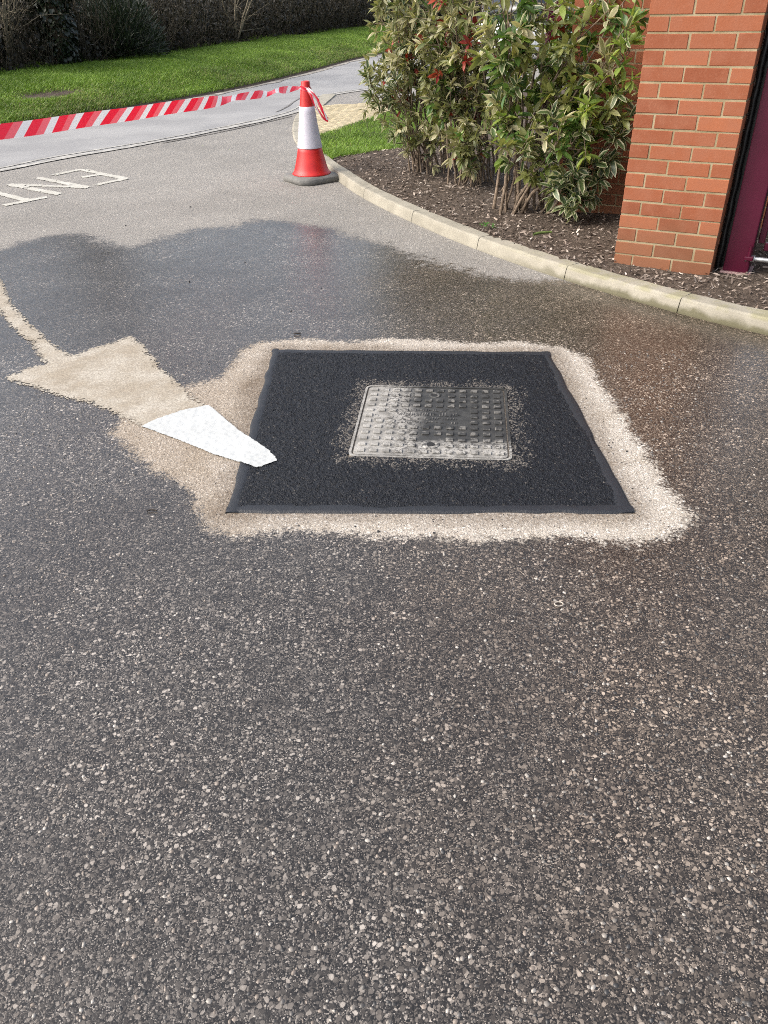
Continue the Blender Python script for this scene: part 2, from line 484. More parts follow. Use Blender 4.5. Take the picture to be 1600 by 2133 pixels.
# ------------------------------------------------------------------ ground: the car park road
WET = [(-3.353, 4.954), (-2.985, 5.507), (-2.761, 5.79), (-2.681, 6.046), (-2.542, 6.172), (-2.249, 6.186), (-2.006, 5.98), (-1.805, 5.763),
       (-1.636, 5.944), (-1.44, 6.234), (-1.154, 6.323), (-.987, 6.508), (-.708, 6.43), (-.388, 6.169), (-.089, 5.831), (.217, 5.508), (.364, 5.182),
       (.6, 5.0), (.823, 4.829), (1.022, 4.763), (1.219, 4.72), (2.3, 3.9), (9, -2), (9, -12), (-14, -12), (-14, 2)]
HALO = [(-.709, 3.702), (-.629, 3.845), (-.38, 3.868), (-.126, 3.81), (.049, 3.845), (.272, 3.809), (.514, 3.74), (.712, 3.752), (.917, 3.673),
        (1.009, 3.525), (1.001, 3.272), (1.017, 2.884), (1.021, 2.561), (1.024, 2.287), (1.05, 2.164), (1.043, 2.121), (.965, 2.055), (.821, 1.995),
        (.688, 2.027), (.552, 2.052), (.312, 2.036), (.156, 2.059), (-.002, 2.077), (-.163, 2.101), (-.294, 2.134), (-.389, 2.111), (-.515, 2.089),
        (-.59, 2.153), (-.662, 2.275), (-.713, 2.404), (-.856, 2.531), (-1.012, 2.706), (-1.12, 2.853), (-1.11, 3.006), (-.883, 3.337),
        (-.797, 3.358), (-.746, 3.465), (-.72, 3.61)]
PATCH = [(-.541, 3.722), (.838, 3.597), (.854, 2.179), (-.549, 2.245)]
xs = np.concatenate([np.linspace(-90, -5.2, 24, endpoint=False), np.arange(-5.2, 2.9, .035), np.linspace(2.9, 90, 24)])
ys = np.concatenate([np.linspace(-30, .2, 12, endpoint=False), np.arange(.2, 8.4, .035), np.linspace(8.4, 120, 50)])
X, Yv = np.meshgrid(xs, ys)
nx, ny = len(xs), len(ys)
gi = np.arange(nx * ny).reshape(ny, nx)
gf = np.stack([gi[:-1, :-1], gi[:-1, 1:], gi[1:, 1:], gi[1:, :-1]], -1).reshape(-1, 4)
px, py = X.ravel(), Yv.ravel()
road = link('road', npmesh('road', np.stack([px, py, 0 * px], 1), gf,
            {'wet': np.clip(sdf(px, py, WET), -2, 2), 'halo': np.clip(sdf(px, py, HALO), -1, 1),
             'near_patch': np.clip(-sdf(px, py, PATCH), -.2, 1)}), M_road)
tag(road, 'grey asphalt car park road, wet in front and dry towards the back', kind='structure')

# loose-looking exposed stones standing a little proud of the worn surface in front
def stone_field(name, parent, n, region, seed, size, tints, mat):
    r = RS(seed)
    x = r.uniform(region[0], region[1], n); u = r.rand(n)
    y = region[2] + (region[3] - region[2]) * u ** 1.35
    ok = (sdf(x, y, HALO) < .01)
    x, y = x[ok], y[ok]; n = len(x)
    k = 6
    a = np.linspace(0, 2 * np.pi, k, endpoint=False)[None] + r.rand(n, 1) * 6
    rad = size * r.uniform(.55, 1.35, (n, 1)) * r.uniform(.72, 1.2, (n, k))
    el = r.uniform(.55, 1.0, (n, 1)); rot = r.rand(n, 1) * 6.28
    lx, ly = rad * np.cos(a), rad * np.sin(a) * el
    wx = lx * np.cos(rot) - ly * np.sin(rot); wy = lx * np.sin(rot) + ly * np.cos(rot)
    h = r.uniform(.0006, .0022, (n, 1)); tx, ty = r.normal(0, .10, (2, n, 1))
    base = np.stack([x[:, None] + wx, y[:, None] + wy, np.full_like(wx, -.001)], -1)
    top = np.stack([x[:, None] + wx * .72, y[:, None] + wy * .72, h + wx * tx + wy * ty + 0 * wx], -1)
    cen = np.stack([x, y, h[:, 0] + .0004], -1)[:, None]
    V = np.concatenate([base, top, cen], 1)
    o = np.arange(n)[:, None, None] * (2 * k + 1)
    j = np.arange(k); j2 = (j + 1) % k
    T = np.concatenate([np.stack([j, j2, k + j2], -1), np.stack([j, k + j2, k + j], -1), np.stack([k + j, k + j2, np.full(k, 2 * k)], -1)])
    F = (o + T[None]).reshape(-1, 3)
    ti = np.array(tints)[r.choice(len(tints), n)] * r.uniform(.7, 1.2, (n, 1))
    C = np.ones((n, 2 * k + 1, 4)); C[..., :3] = ti[:, None]
    ob = link(name, npmesh(name, V.reshape(-1, 3), F, {'tint': C.reshape(-1, 4)}), mat, parent)
    return tag(ob, kind='stuff')
M_stone = mat_vcol('aggregate', .42, .5)
stone_field('exposed_aggregate', road, 11000, (-1.6, 1.5, .45, 3.6), 4, .0050,
            [(.20, .178, .153), (.11, .10, .088), (.33, .30, .262), (.06, .055, .05), (.20, .165, .135), (.035, .034, .033), (.09, .083, .076)], M_stone)

# ------------------------------------------------------------------ main road beyond
SEAM = [(-14, -4), (-8.2, 3.2), (-4.622, 8.093), (-4.041, 8.998), (-3.645, 9.665), (-2.869, 10.557), (-1.986, 11.844), (-1.21, 13.344),
        (-.98, 15.1), (-.33, 16.15), (.3, 16.7), (1.19, 17.6), (3.6, 20.6), (8, 26.5), (16, 40)]
FAR = [(-16, 0.5), (-10.2, 5.6), (-7.6, 8.7), (-6.019, 10.875), (-5.323, 12.211), (-3.848, 14.573), (-2.597, 17.139), (-1.505, 20.394), (-.07, 25.3), (3.2, 33), (9, 46)]
seam_c = catmull(SEAM, 10); far_c = catmull(FAR, 12)
def strip_between(name, A, B, z, n, m, mat):
    SA, SB = arclen(A), arclen(B)
    a = at_len(A, SA, np.linspace(0, SA[-1], n)); b = at_len(B, SB, np.linspace(0, SB[-1], n))
    t = np.linspace(0, 1, m)[:, None, None]
    V = a[None] * (1 - t) + b[None] * t
    V = np.concatenate([V, np.full(V.shape[:2] + (1,), z)], -1).reshape(-1, 3)
    g = np.arange(n * m).reshape(m, n)
    F = np.stack([g[:-1, :-1], g[:-1, 1:], g[1:, 1:], g[1:, :-1]], -1).reshape(-1, 4)
    return npmesh(name, V, F)
def mat_mainroad():
    t = NT('main_road_asphalt'); c = t.coord()
    b = t.mix(t.noise(c, 110, 3, .75), (.20, .198, .193), (.36, .356, .348))
    b = t.mix(t.map(t.noise(c, .7, 4, .6), .35, .65), b, t.mix(1.0, b, (.80, .80, .81), 'MULTIPLY'))
    t.set(b, .8, .25); t.bump(t.noise(c, 160, 3, .7), .35, .003); return t.m
mr = link('main_road', strip_between('main_road', seam_c, far_c, .004, 80, 6, None), mat_mainroad())
tag(mr, kind='structure')

def ribbon(name, curve, off0, off1, z, mat, s0=0, s1=None, step=.12, parent=None, wob=0, seed=0):
    S = arclen(curve); s1 = S[-1] if s1 is None else s1
    s = np.arange(s0, s1, step)
    p = at_len(curve, S, s); T = np.gradient(p, axis=0); T /= np.linalg.norm(T, axis=1)[:, None]
    N = np.stack([-T[:, 1], T[:, 0]], 1)
    w = vnoise(s, s * 0, 2.1, seed)[:, None] * wob
    w2 = vnoise(s, s * 0, 3.3, seed + 1)[:, None] * wob
    a = p + N * (off0 + w); b = p + N * (off1 + w2)
    n = len(s)
    V = np.concatenate([np.c_[a, np.full(n, z)], np.c_[b, np.full(n, z)]])
    i = np.arange(n - 1)
    return link(name, npmesh(name, V, np.stack([i, i + 1, n + i + 1, n + i], -1)), mat, parent)
M_joint_pale = mat_simple('pale_joint', (.32, .31, .285), .85, .2, .3, 8)
M_joint_dark = mat_simple('dark_joint', (.14, .133, .125), .85, .2, .4, 8)
M_gutter = mat_simple('gutter_grit', (.25, .23, .20), .9, .2, .5, 5)
tag(ribbon('joint_band', seam_c, -.10, .02, .009, M_joint_pale, 10, 27, wob=.03, parent=mr), kind=None)
ribbon('joint_band', seam_c, .08, .13, .009, M_joint_pale, 12, 26, wob=.02, parent=mr, seed=5)
ribbon('saw_cut', seam_c, -.20, -.165, .009, M_joint_dark, 18.5, 21.2, wob=.012, parent=mr, seed=7)
ribbon('saw_cut', seam_c, .27, .30, .009, M_joint_dark, 21.5, 23.5, wob=.012, parent=mr, seed=9)
ribbon('saw_cut', seam_c, -.05, .0, .013, M_joint_dark, 28.2, 31.5, wob=.02, parent=mr, seed=11)
ribbon('gutter_strip', far_c, -.20, .06, .010, M_gutter, 5, 46, wob=.06, parent=mr, seed=13)
ribbon('wheel_track', far_c, -1.75, -1.35, .009, mat_simple('worn_track', (.40, .39, .37), .7, .35, .25, 3), 26, 46, wob=.10, parent=mr, seed=15)

# ------------------------------------------------------------------ grass bank
def bank_z(d, s):
    z = np.interp(d, [-.1, 0, .10, .30, 1.1, 2.2, 3.3, 5, 9, 40], [-.02, .02, .075, .10, .26, .36, .43, .55, .8, 1.6])
    return z
FS = arclen(far_c)
ss = np.arange(4, FS[-1] - .2, .16); dd = np.array([-.06, .0, .04, .1, .18, .3, .5, .7, .9, 1.1, 1.5, 1.9, 2.3, 2.8, 3.3, 4, 5, 7, 9, 16, 40])
p0 = at_len(far_c, FS, ss); T = np.gradient(p0, axis=0); T /= np.linalg.norm(T, axis=1)[:, None]; NF = np.stack([-T[:, 1], T[:, 0]], 1)
def bank_xyz(s, d):
    p = at_len(far_c, FS, s); n = np.stack([np.interp(s, ss, NF[:, 0]), np.interp(s, ss, NF[:, 1])], -1)
    n /= np.linalg.norm(n, axis=-1)[..., None]
    q = p + n * d[..., None]
    z = bank_z(d, s) + .03 * vnoise(q[..., 0], q[..., 1], .9, 3) * np.clip(d * 2, 0, 1)
    scar = np.exp(-((s - (S_SCAR)) / .7) ** 2 - ((d - 1.1) / .24) ** 2)
    return np.concatenate([q, (z - .07 * scar)[..., None]], -1), scar
S_SCAR = float(np.interp(13.75, far_c[:, 1], FS))
SSg, DDg = np.meshgrid(ss, dd)
Q, scar = bank_xyz(SSg, DDg)
g = np.arange(Q.shape[0] * Q.shape[1]).reshape(Q.shape[:2])
bank = link('grass_bank', npmesh('grass_bank', Q.reshape(-1, 3), np.stack([g[:-1, :-1], g[:-1, 1:], g[1:, 1:], g[1:, :-1]], -1).reshape(-1, 4), smooth=True), M_soil)
tag(bank, kind='structure')

def blades(pts, rnd, length, width, seed, lean=.5):
    r = RS(seed); n = len(pts)
    az = r.rand(n) * 6.283; L = length * r.uniform(.6, 1.4, n); ln = np.abs(r.normal(0, lean, n))
    d = np.stack([np.cos(az) * np.sin(ln), np.sin(az) * np.sin(ln), np.cos(ln)], 1)
    s = np.stack([-np.sin(az + .6), np.cos(az + .6), 0 * az], 1) * (width * r.uniform(.7, 1.3, n))[:, None]
    mid = pts + d * (L * .55)[:, None]; tip = pts + d * L[:, None] + np.c_[np.cos(az), np.sin(az), 0 * az] * (L * .35)[:, None] - np.c_[0 * az, 0 * az, L * .12]
    V = np.stack([pts - s, pts + s, mid + s * .7, mid - s * .7, tip], 1)
    o = np.arange(n)[:, None, None] * 5
    F = (o + np.array([[0, 1, 2], [0, 2, 3], [3, 2, 4]])[None]).reshape(-1, 3)
    return V.reshape(-1, 3), F, np.repeat(rnd, 5)
r = RS(11)
N = 600000
s_lo, s_hi = np.interp(8.5, far_c[:, 1], FS), np.interp(40, far_c[:, 1], FS)
s_ = s_lo + (s_hi - s_lo) * r.rand(N) ** 1.7
d_ = .03 + 3.87 * r.rand(N) ** 1.35
pp, sc_ = bank_xyz(s_, d_)
keep = (r.rand(N) > sc_ * 1.5) & (r.rand(N) > .6 * (d_ < .12))
pp, d_, s_ = pp[keep], d_[keep], s_[keep]
low = np.clip((1.5 - d_) / 1.2, 0, 1) * (.5 + .5 * vnoise(pp[:, 0], pp[:, 1], 1.3, 9))
rnd = np.where(r.rand(len(pp)) < low * .75, r.choice([.02, .12, .94, 1.0], len(pp)), np.clip(r.normal(.48, .17, len(pp)), 0, 1))
V1, F1, R1 = blades(pp, rnd, .055, .0048, 12, .55)
gr = link('bank_grass', npmesh('bank_grass', V1, F1, {'rnd': R1}), M_grass)
tag(gr, 'short green mown grass covering the bank beside the road', 'grass', kind='stuff')

# ------------------------------------------------------------------ kerb, bed, lawn, paving
KERB = [(-.92, 15.6), (-1.068, 13.979), (-1.154, 13.105), (-1.147, 12.31), (-1.089, 11.372), (-.981, 10.435), (-.844, 9.85), (-.70, 9.25), (-.543, 8.55),
        (-.36, 7.95), (-.11, 7.177), (.274, 6.28), (.694, 5.463), (1.152, 4.742), (1.643, 4.11), (2.0, 3.74), (2.32, 3.44), (3.2, 2.7), (4.4, 1.8)]
kc = catmull(KERB, 14); KS = arclen(kc)
def s_of(pt): return float(KS[np.argmin(((kc - np.array(pt)) ** 2).sum(1))])
joints = [s_of((-.92, 15.6)), s_of((-1.154, 13.9)), s_of((-1.154, 13.0)), s_of((-1.13, 12.1)), s_of((-1.06, 11.2)), s_of((-.97, 10.35)), s_of((-.80, 9.6)), s_of((-.62, 8.85)),
          s_of((-.40, 8.05)), s_of((-.11, 7.177)), s_of((.274, 6.28)), s_of((.694, 5.463)), s_of((1.152, 4.742)), s_of((1.643, 4.11)), s_of((2.25, 3.5)), s_of((2.95, 2.92)), s_of((3.7, 2.3))]
KH = .082
def kerb_h(s):   # the kerb drops to flush beyond the cone
    return np.interp(s, [joints[5], joints[7]], [.018, KH])
kerb = empty('kerb', (0, 0, 0)); tag(kerb, 'row of pale concrete kerb stones curving from cone to pillar', kind='structure')
for i in range(len(joints) - 1):
    s = np.linspace(joints[i] + .003, joints[i + 1] - .003, 9)
    P = at_len(kc, KS, s); Tt = np.gradient(P, axis=0); Tt /= np.linalg.norm(Tt, axis=1)[:, None]
    Nn = np.stack([-Tt[:, 1], Tt[:, 0]], 1)          # to the left of travel = bed side
    hgt = kerb_h(s)
    flush = hgt.mean() < .04
    wdt = .26 if flush else .128
    prof = [(0, -.06, 0), (0, 0, .10), (.010, 0, .70), (.015, 0, .88), (.024, 0, .98), (.033, 0, 1.0), (wdt - .006, 0, 1.0), (wdt, 0, .95), (wdt, -.06, 0)]
    V = []
    for k in range(len(s)):
        for a, b, c in prof:
            q = P[k] + Nn[k] * a
            V.append((q[0], q[1], b + c * hgt[k] + .0015 * math.sin(k * 2.1 + i + a * 40)))
    m_ = len(prof); F = []
    for k in range(len(s) - 1):
        for j in range(m_ - 1):
            F.append((k * m_ + j, k * m_ + j + 1, (k + 1) * m_ + j + 1, (k + 1) * m_ + j))
    F.append(tuple(range(m_))); F.append(tuple(reversed([(len(s) - 1) * m_ + j for j in range(m_)])))
    bm = bmesh.new()
    vv = [bm.verts.new(v) for v in V]
    for f in F: bm.faces.new([vv[q] for q in f])
    link('kerb_stone', bm_mesh('kerb_stone', bm), M_kerb, kerb)
link('kerb_bedding', None, None, kerb) if False else None

SOIL_Z = .075
def slab(name, poly, z, mat, res=.05, amp=.012, margin=.0, seed=1, zfun=None):
    P = np.array(poly); x0, y0 = P.min(0) - .1; x1, y1 = P.max(0) + .1
    gx = np.arange(x0, x1, res); gy = np.arange(y0, y1, res)
    XX, YY = np.meshgrid(gx, gy); D = sdf(XX, YY, P)
    Z = z + amp * (vnoise(XX, YY, 5, seed) + .5 * vnoise(XX, YY, 13, seed + 1)) if zfun is None else zfun(XX, YY)
    # draw outside vertices back to the outline so that the edge is clean
    keepv = D > -res * .999
    idx = np.arange(XX.size).reshape(XX.shape)
    q = np.stack([idx[:-1, :-1], idx[:-1, 1:], idx[1:, 1:], idx[1:, :-1]], -1).reshape(-1, 4)
    q = q[keepv.ravel()[q].all(1)]
    V = np.stack([XX, YY, Z], -1).reshape(-1, 3)
    used = np.unique(q); rm = -np.ones(len(V), int); rm[used] = np.arange(len(used))
    return link(name, npmesh(name, V[used], rm[q], smooth=True), mat)
def kerb_back(s, w): 
    P = at_len(kc, KS, s); e = at_len(kc, KS, np.minimum(s + .05, KS[-1])) - at_len(kc, KS, s - .05)
    e /= np.linalg.norm(e, axis=-1)[..., None]
    return P + np.stack([-e[..., 1], e[..., 0]], -1) * w
LAWN_F = [(-.45, 8.80), (-.105, 9.02), (.316, 9.26), (.6, 9.75), (1.1, 10.0), (2.2, 10.1)]
kb = kerb_back(np.linspace(s_of((-.52, 8.5)), joints[-1], 40), .11)
BED = [tuple(p) for p in kb] + [(7, 2.0), (7, 9.5)] + LAWN_F[::-1]
bed = slab('planting_bed', BED, SOIL_Z, M_soil, .05, .012)
tag(bed, kind='structure')
kb2 = kerb_back(np.linspace(s_of((-1.0, 10.5)), s_of((-.52, 8.5)), 14), .11)
PAVE_EDGE = [(-.80, 10.42), (-.255, 11.70), (.27, 13.0), (.9, 14.2), (1.6, 15.2)]
LAWN = [tuple(p) for p in kb2[1:]] + LAWN_F + [(3.5, 10.2), (3.5, 15.5)] + PAVE_EDGE[::-1]
lawn = slab('lawn', LAWN, .05, M_soil, .06, .008, seed=7, zfun=lambda x, y: np.interp(y, [8.6, 9.2, 10.4, 12], [.075, .065, .028, .018]) + .008 * vnoise(x, y, 4, 5))
tag(lawn, kind='structure')
r = RS(21); N = 60000
lx = r.uniform(-1.0, 1.9, N); ly = 8.7 + 5.2 * r.rand(N) ** 1.5
ok = sdf(lx, ly, LAWN) > -.02 + .04 * r.rand(N); lx, ly = lx[ok], ly[ok]
lz = np.interp(ly, [8.6, 9.2, 10.4, 12], [.075, .065, .028, .018])
V1, F1, R1 = blades(np.c_[lx, ly, lz], np.clip(r.normal(.42, .18, len(lx)), 0, 1), .045, .0032, 22, .6)
tag(link('lawn_grass', npmesh('lawn_grass', V1, F1, {'rnd': R1}), M_grass), 'small wedge of green grass behind the traffic cone', 'grass', kind='stuff')

# buff block paving
PAVE = [(-.98, 13.97), (-1.0, 13.1), (-.98, 12.31), (-.90, 11.35), (-.80, 10.45), (-.255, 11.70), (.27, 13.0), (.9, 14.2), (-.4, 14.1)]
paving = link('block_paving', npmesh('block_paving', [(*p, .004) for p in PAVE], [tuple(range(len(PAVE)))]), mat_simple('paving_sand', (.17, .14, .09), .95, .1, .3, 30))
tag(paving, 'buff block paving at the dropped kerb behind the cone', kind='structure')
def mat_block():
    t = NT('buff_block'); r_ = t.n('ObjectInfo').outputs['Random']; p = t.pos()
    b = t.mix(r_, (.31, .258, .158), (.45, .385, .255))
    t.set(t.mix(t.math('MULTIPLY', t.map(t.noise(p, 60, 4, .7), .4, .7), .4), b, (.36, .31, .21)), .9, .2); return t.m
M_block = mat_block()
blk = box_mesh('paving_block', .186, .086, .03, .005, (-.093, -.043, -.015))
ang = math.radians(38); ca, sa = math.cos(ang), math.sin(ang); cnt = 0
for i in range(-30, 45):
    for j in range(-20, 70):
        u, v = (i + .5 * (j % 2)) * .2, j * .1
        x, y = -1.2 + ca * u - sa * v, 10.2 + sa * u + ca * v
        if cnt < 300 and min(float(sdf(np.array([x + dx]), np.array([y + dy]), PAVE)[0]) for dx, dy in ((0, 0),)) > .035:
            o = link('paving_block', blk, M_block, paving); o.location = (x, y, .004 + .0025 * ((i * 7 + j * 13) % 5) / 5); o.rotation_euler = (0, 0, ang); cnt += 1

# bark mulch chips
r = RS(31); N = 26000
bx_ = np.concatenate([r.uniform(-.5, 2.9, N)]); by_ = 3.2 + 6.6 * r.rand(N) ** 1.15
sd = sdf(bx_, by_, BED); ok = (sd > .0) & ((bx_ < by_ * .56)); bx_, by_ = bx_[ok], by_[ok]; n = len(bx_)
bz = SOIL_Z + .012 * (vnoise(bx_, by_, 5, 1) + .5 * vnoise(bx_, by_, 13, 2)) + r.uniform(.000, .014, n)
az = r.rand(n) * 6.283; til = r.normal(0, .32, n); L = r.gamma(2.6, .0062, n) + .007; W = np.clip(L * r.uniform(.12, .5, n), .002, .012)
d = np.stack([np.cos(az) * np.cos(til), np.sin(az) * np.cos(til), np.sin(til)], 1); rl = r.normal(0, .5, n)
s = np.stack([-np.sin(az) * np.cos(rl), np.cos(az) * np.cos(rl), np.sin(rl)], 1); up = np.cross(d, s)
p = np.stack([bx_, by_, bz], 1); hl, hw = (L / 2)[:, None], (W / 2)[:, None]; bend = (L * r.normal(0, .12, n))[:, None]
V = np.stack([p - d * hl - s * hw, p - d * hl + s * hw * .6, p + s * hw + up * bend, p - s * hw * 1.1 + up * bend, p + d * hl + s * hw * .7, p + d * hl - s * hw * .8], 1)
V[..., 2] = np.maximum(V[..., 2], SOIL_Z - .02)
F = (np.arange(n)[:, None, None] * 6 + np.array([[0, 1, 2, 3], [3, 2, 4, 5]])[None]).reshape(-1, 4)
tn = np.array([(.10, .076, .060), (.165, .130, .104), (.245, .20, .165), (.33, .28, .235), (.42, .37, .32), (.13, .104, .087), (.06, .046, .037)])
C = np.ones((n, 6, 4)); C[..., :3] = (tn[r.choice(7, n, p=[.18, .24, .24, .12, .04, .12, .06])] * r.uniform(.75, 1.25, (n, 1)))[:, None]
tag(link('bark_mulch', npmesh('bark_mulch', V.reshape(-1, 3), F, {'tint': C.reshape(-1, 4)}), mat_vcol('bark_chip', .85, .2)),
    'brown bark chips covering the bed behind the kerb', 'mulch', kind='stuff')

# ------------------------------------------------------------------ repaired patch round the manhole
MC, MA, MW, MHh = np.array([.2155, 2.900]), math.radians(-6.2), .636, .650
ma = np.array([math.cos(MA), math.sin(MA)]); mb = np.array([-math.sin(MA), math.cos(MA)])
MHPOLY = [tuple(MC + ma * a * MW / 2 + mb * b * MHh / 2) for a, b in ((-1, 1), (1, 1), (1, -1), (-1, -1))]
patch = empty('road_repair_patch', (*np.mean(PATCH, 0), 0))
tag(patch, 'square of fresh black asphalt laid round the metal manhole cover', 'road patch')
def local(o, V): return np.asarray(V, float) - np.array(o.location)
nu = 230
U, Vv = np.meshgrid(np.linspace(0, 1, nu), np.linspace(0, 1, nu))
A, B, Cc, D = [np.array(p) for p in PATCH]
G2 = (A * (1 - U[..., None]) + B * U[..., None]) * (1 - Vv[..., None]) + (D * (1 - U[..., None]) + Cc * U[..., None]) * Vv[..., None]
r = RS(41)
ed = np.minimum.reduce([U, 1 - U, Vv, 1 - Vv]) * 1.38
jit = np.clip(r.normal(0, .0017, U.shape), -.003, .003) * np.clip((ed - .025) / .02, .15, 1)
Z = .0050 + np.clip(ed / .05, 0, 1) * .001 + jit + .0015 * vnoise(G2[..., 0], G2[..., 1], 9, 4)
Z = np.where(ed < 1e-6, -.005, Z)
G2 = G2 + r.normal(0, .0012, G2.shape) * (ed > .01)[..., None]
ms = sdf(G2[..., 0], G2[..., 1], MHPOLY)
g = np.arange(nu * nu).reshape(nu, nu)
q = np.stack([g[:-1, :-1], g[1:, :-1], g[1:, 1:], g[:-1, 1:]], -1).reshape(-1, 4)
q = q[(ms.ravel()[q] < .004).all(1)]
Vp = np.concatenate([G2, Z[..., None]], -1).reshape(-1, 3)
dust = np.clip(1.0 - (-ms) / .22, 0, 1).ravel() ** 1.5
link('asphalt_surface', npmesh('asphalt_surface', local(patch, Vp), q, {'dust': dust}), M_patch, patch)
def mat_band():
    t = NT('bitumen_seal'); c = t.coord()
    t.set(t.mix(t.noise(c, 30, 4, .7), (.007, .008, .010), (.020, .022, .027)), .5, .5)
    t.bump(t.math('ADD', t.noise(c, 60, 4, .7), t.math('MULTIPLY', t.noise(c, 240, 2), .5)), .7, .004); return t.m
M_band = mat_band()
cen = np.mean(PATCH, 0)
for e in range(4):
    a, b = np.array(PATCH[e]), np.array(PATCH[(e + 1) % 4]); n = 60
    t_ = np.linspace(-.004, 1.004, n); ln = np.linalg.norm(b - a); dr = (b - a) / ln; nr = np.array([-dr[1], dr[0]])
    if (cen - a) @ nr < 0: nr = -nr
    w_ = .036 + .010 * vnoise(t_ * ln, t_ * 0 + e, 7, 50 + e) + .006 * vnoise(t_ * ln, t_ * 0, 30, 60 + e)
    o_ = -.005 + .006 * vnoise(t_ * ln, t_ * 0 + e, 12, 70 + e)
    zt = .0064 + .0005 * vnoise(t_ * ln, t_ * 0, 20, 80 + e) + .0004 * e
    pts = a[None] + dr[None] * (t_ * ln)[:, None]
    rows = [np.c_[pts + nr * o_[:, None], np.full(n, -.003)], np.c_[pts + nr * (o_ + .004)[:, None], zt * .7], np.c_[pts + nr * (o_ + .014)[:, None], zt],
            np.c_[pts + nr * (w_ - .008)[:, None], zt], np.c_[pts + nr * w_[:, None], np.full(n, .0050)]]
    Vb = np.concatenate(rows); i = np.arange(n - 1); Fb = np.concatenate([np.stack([k * n + i, k * n + i + 1, (k + 1) * n + i + 1, (k + 1) * n + i], -1) for k in range(4)])
    bmm = npmesh('seal_strip', local(patch, Vb), Fb)
    link('seal_strip', bmm, M_band, patch)

# manhole cover
cover = empty('manhole_cover', (MC[0], MC[1], 0), MA)
tag(cover, 'rectangular cast iron manhole cover, dusty at left and wet dark at right', 'manhole cover')
def round_rect(w, h, r_, n=5):
    P = []
    for cx, cy, a0 in ((w / 2 - r_, h / 2 - r_, 0), (-w / 2 + r_, h / 2 - r_, 90), (-w / 2 + r_, -h / 2 + r_, 180), (w / 2 - r_, -h / 2 + r_, 270)):
        for k in range(n + 1):
            t_ = math.radians(a0 + 90 * k / n); P.append((cx + r_ * math.cos(t_), cy + r_ * math.sin(t_)))
    return P
def prism_ring(outer, inner, z0, z1):
    n = len(outer); V = [(x, y, z0) for x, y in outer] + [(x, y, z1) for x, y in outer] + [(x, y, z1) for x, y in inner] + [(x, y, z0) for x, y in inner]
    F = []
    for k in range(n):
        k2 = (k + 1) % n
        for a in range(3): F.append((a * n + k, a * n + k2, (a + 1) * n + k2, (a + 1) * n + k))
    return V, F
ZC = .0080
V, F = prism_ring(round_rect(MW, MHh, .03), round_rect(MW - .020, MHh - .020, .022), -.004, ZC)
link('frame', npmesh('cover_frame', V, F), M_cover, cover)
# plate with two key holes
KEYS = [(-.0, -.215), (.0, .235)]
op = round_rect(MW - .034, MHh - .034, .020)
bm = bmesh.new()
ov = [bm.verts.new((x, y, ZC - .0015)) for x, y in op]
edges = [bm.edges.new((ov[i], ov[(i + 1) % len(ov)])) for i in range(len(ov))]
for kx, ky in KEYS:
    hv = [bm.verts.new((kx + .015 * math.cos(a), ky + .015 * math.sin(a), ZC - .0015)) for a in np.linspace(0, 2 * math.pi, 16, endpoint=False)]
    edges += [bm.edges.new((hv[i], hv[(i + 1) % 16])) for i in range(16)]
bmesh.ops.triangle_fill(bm, edges=edges, use_beauty=True)
ext = bmesh.ops.extrude_edge_only(bm, edges=[e for e in bm.edges if e.is_boundary])
for v in [g_ for g_ in ext['geom'] if isinstance(g_, bmesh.types.BMVert)]: v.co.z = -.002
link('plate', bm_mesh('cover_plate', bm), M_cover, cover)
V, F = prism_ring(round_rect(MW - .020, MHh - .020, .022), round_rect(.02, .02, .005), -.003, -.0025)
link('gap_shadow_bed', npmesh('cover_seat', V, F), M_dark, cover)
for kx, ky in KEYS:
    V, F = lathe([(.036, ZC - .002), (.036, ZC + .0005), (.033, ZC + .0022), (.020, ZC + .0012), (.0155, ZC - .0015)], 24)
    o = link('key_hole', npmesh('key_hole', V, F, smooth=True), M_stud, cover); o.location = (kx, ky, 0)
    if ky > 0: o.scale = (.75, .75, 1)
    V, F = lathe([(.0002, ZC + .0006), (.0158, ZC + .0006), (.0158, ZC - .002)], 20)
    d_o = link('key_hole_shade', npmesh('key_hole_shade', V, F), M_dark, o)  # black cap painted as the shade inside the hole
studm = box_mesh('tread_stud', .030, .024, .0065, .0016, (-.015, -.012, -.001))
NCx, NRy = 12, 12
for i in range(NCx):
    for j in range(NRy):
        x = (i - (NCx - 1) / 2) * .0495; y = (j - (NRy - 1) / 2) * .0505
        if any((x - kx) ** 2 + (y - ky) ** 2 < .047 ** 2 for kx, ky in KEYS): continue
        if -.15 < x < .13 and -.05 < y < .11: continue
        if x < -.13 and -.02 < y < .03 and x > -.26: continue
        o = link('tread_stud', studm, M_stud, cover); o.location = (x, y, ZC - .001)
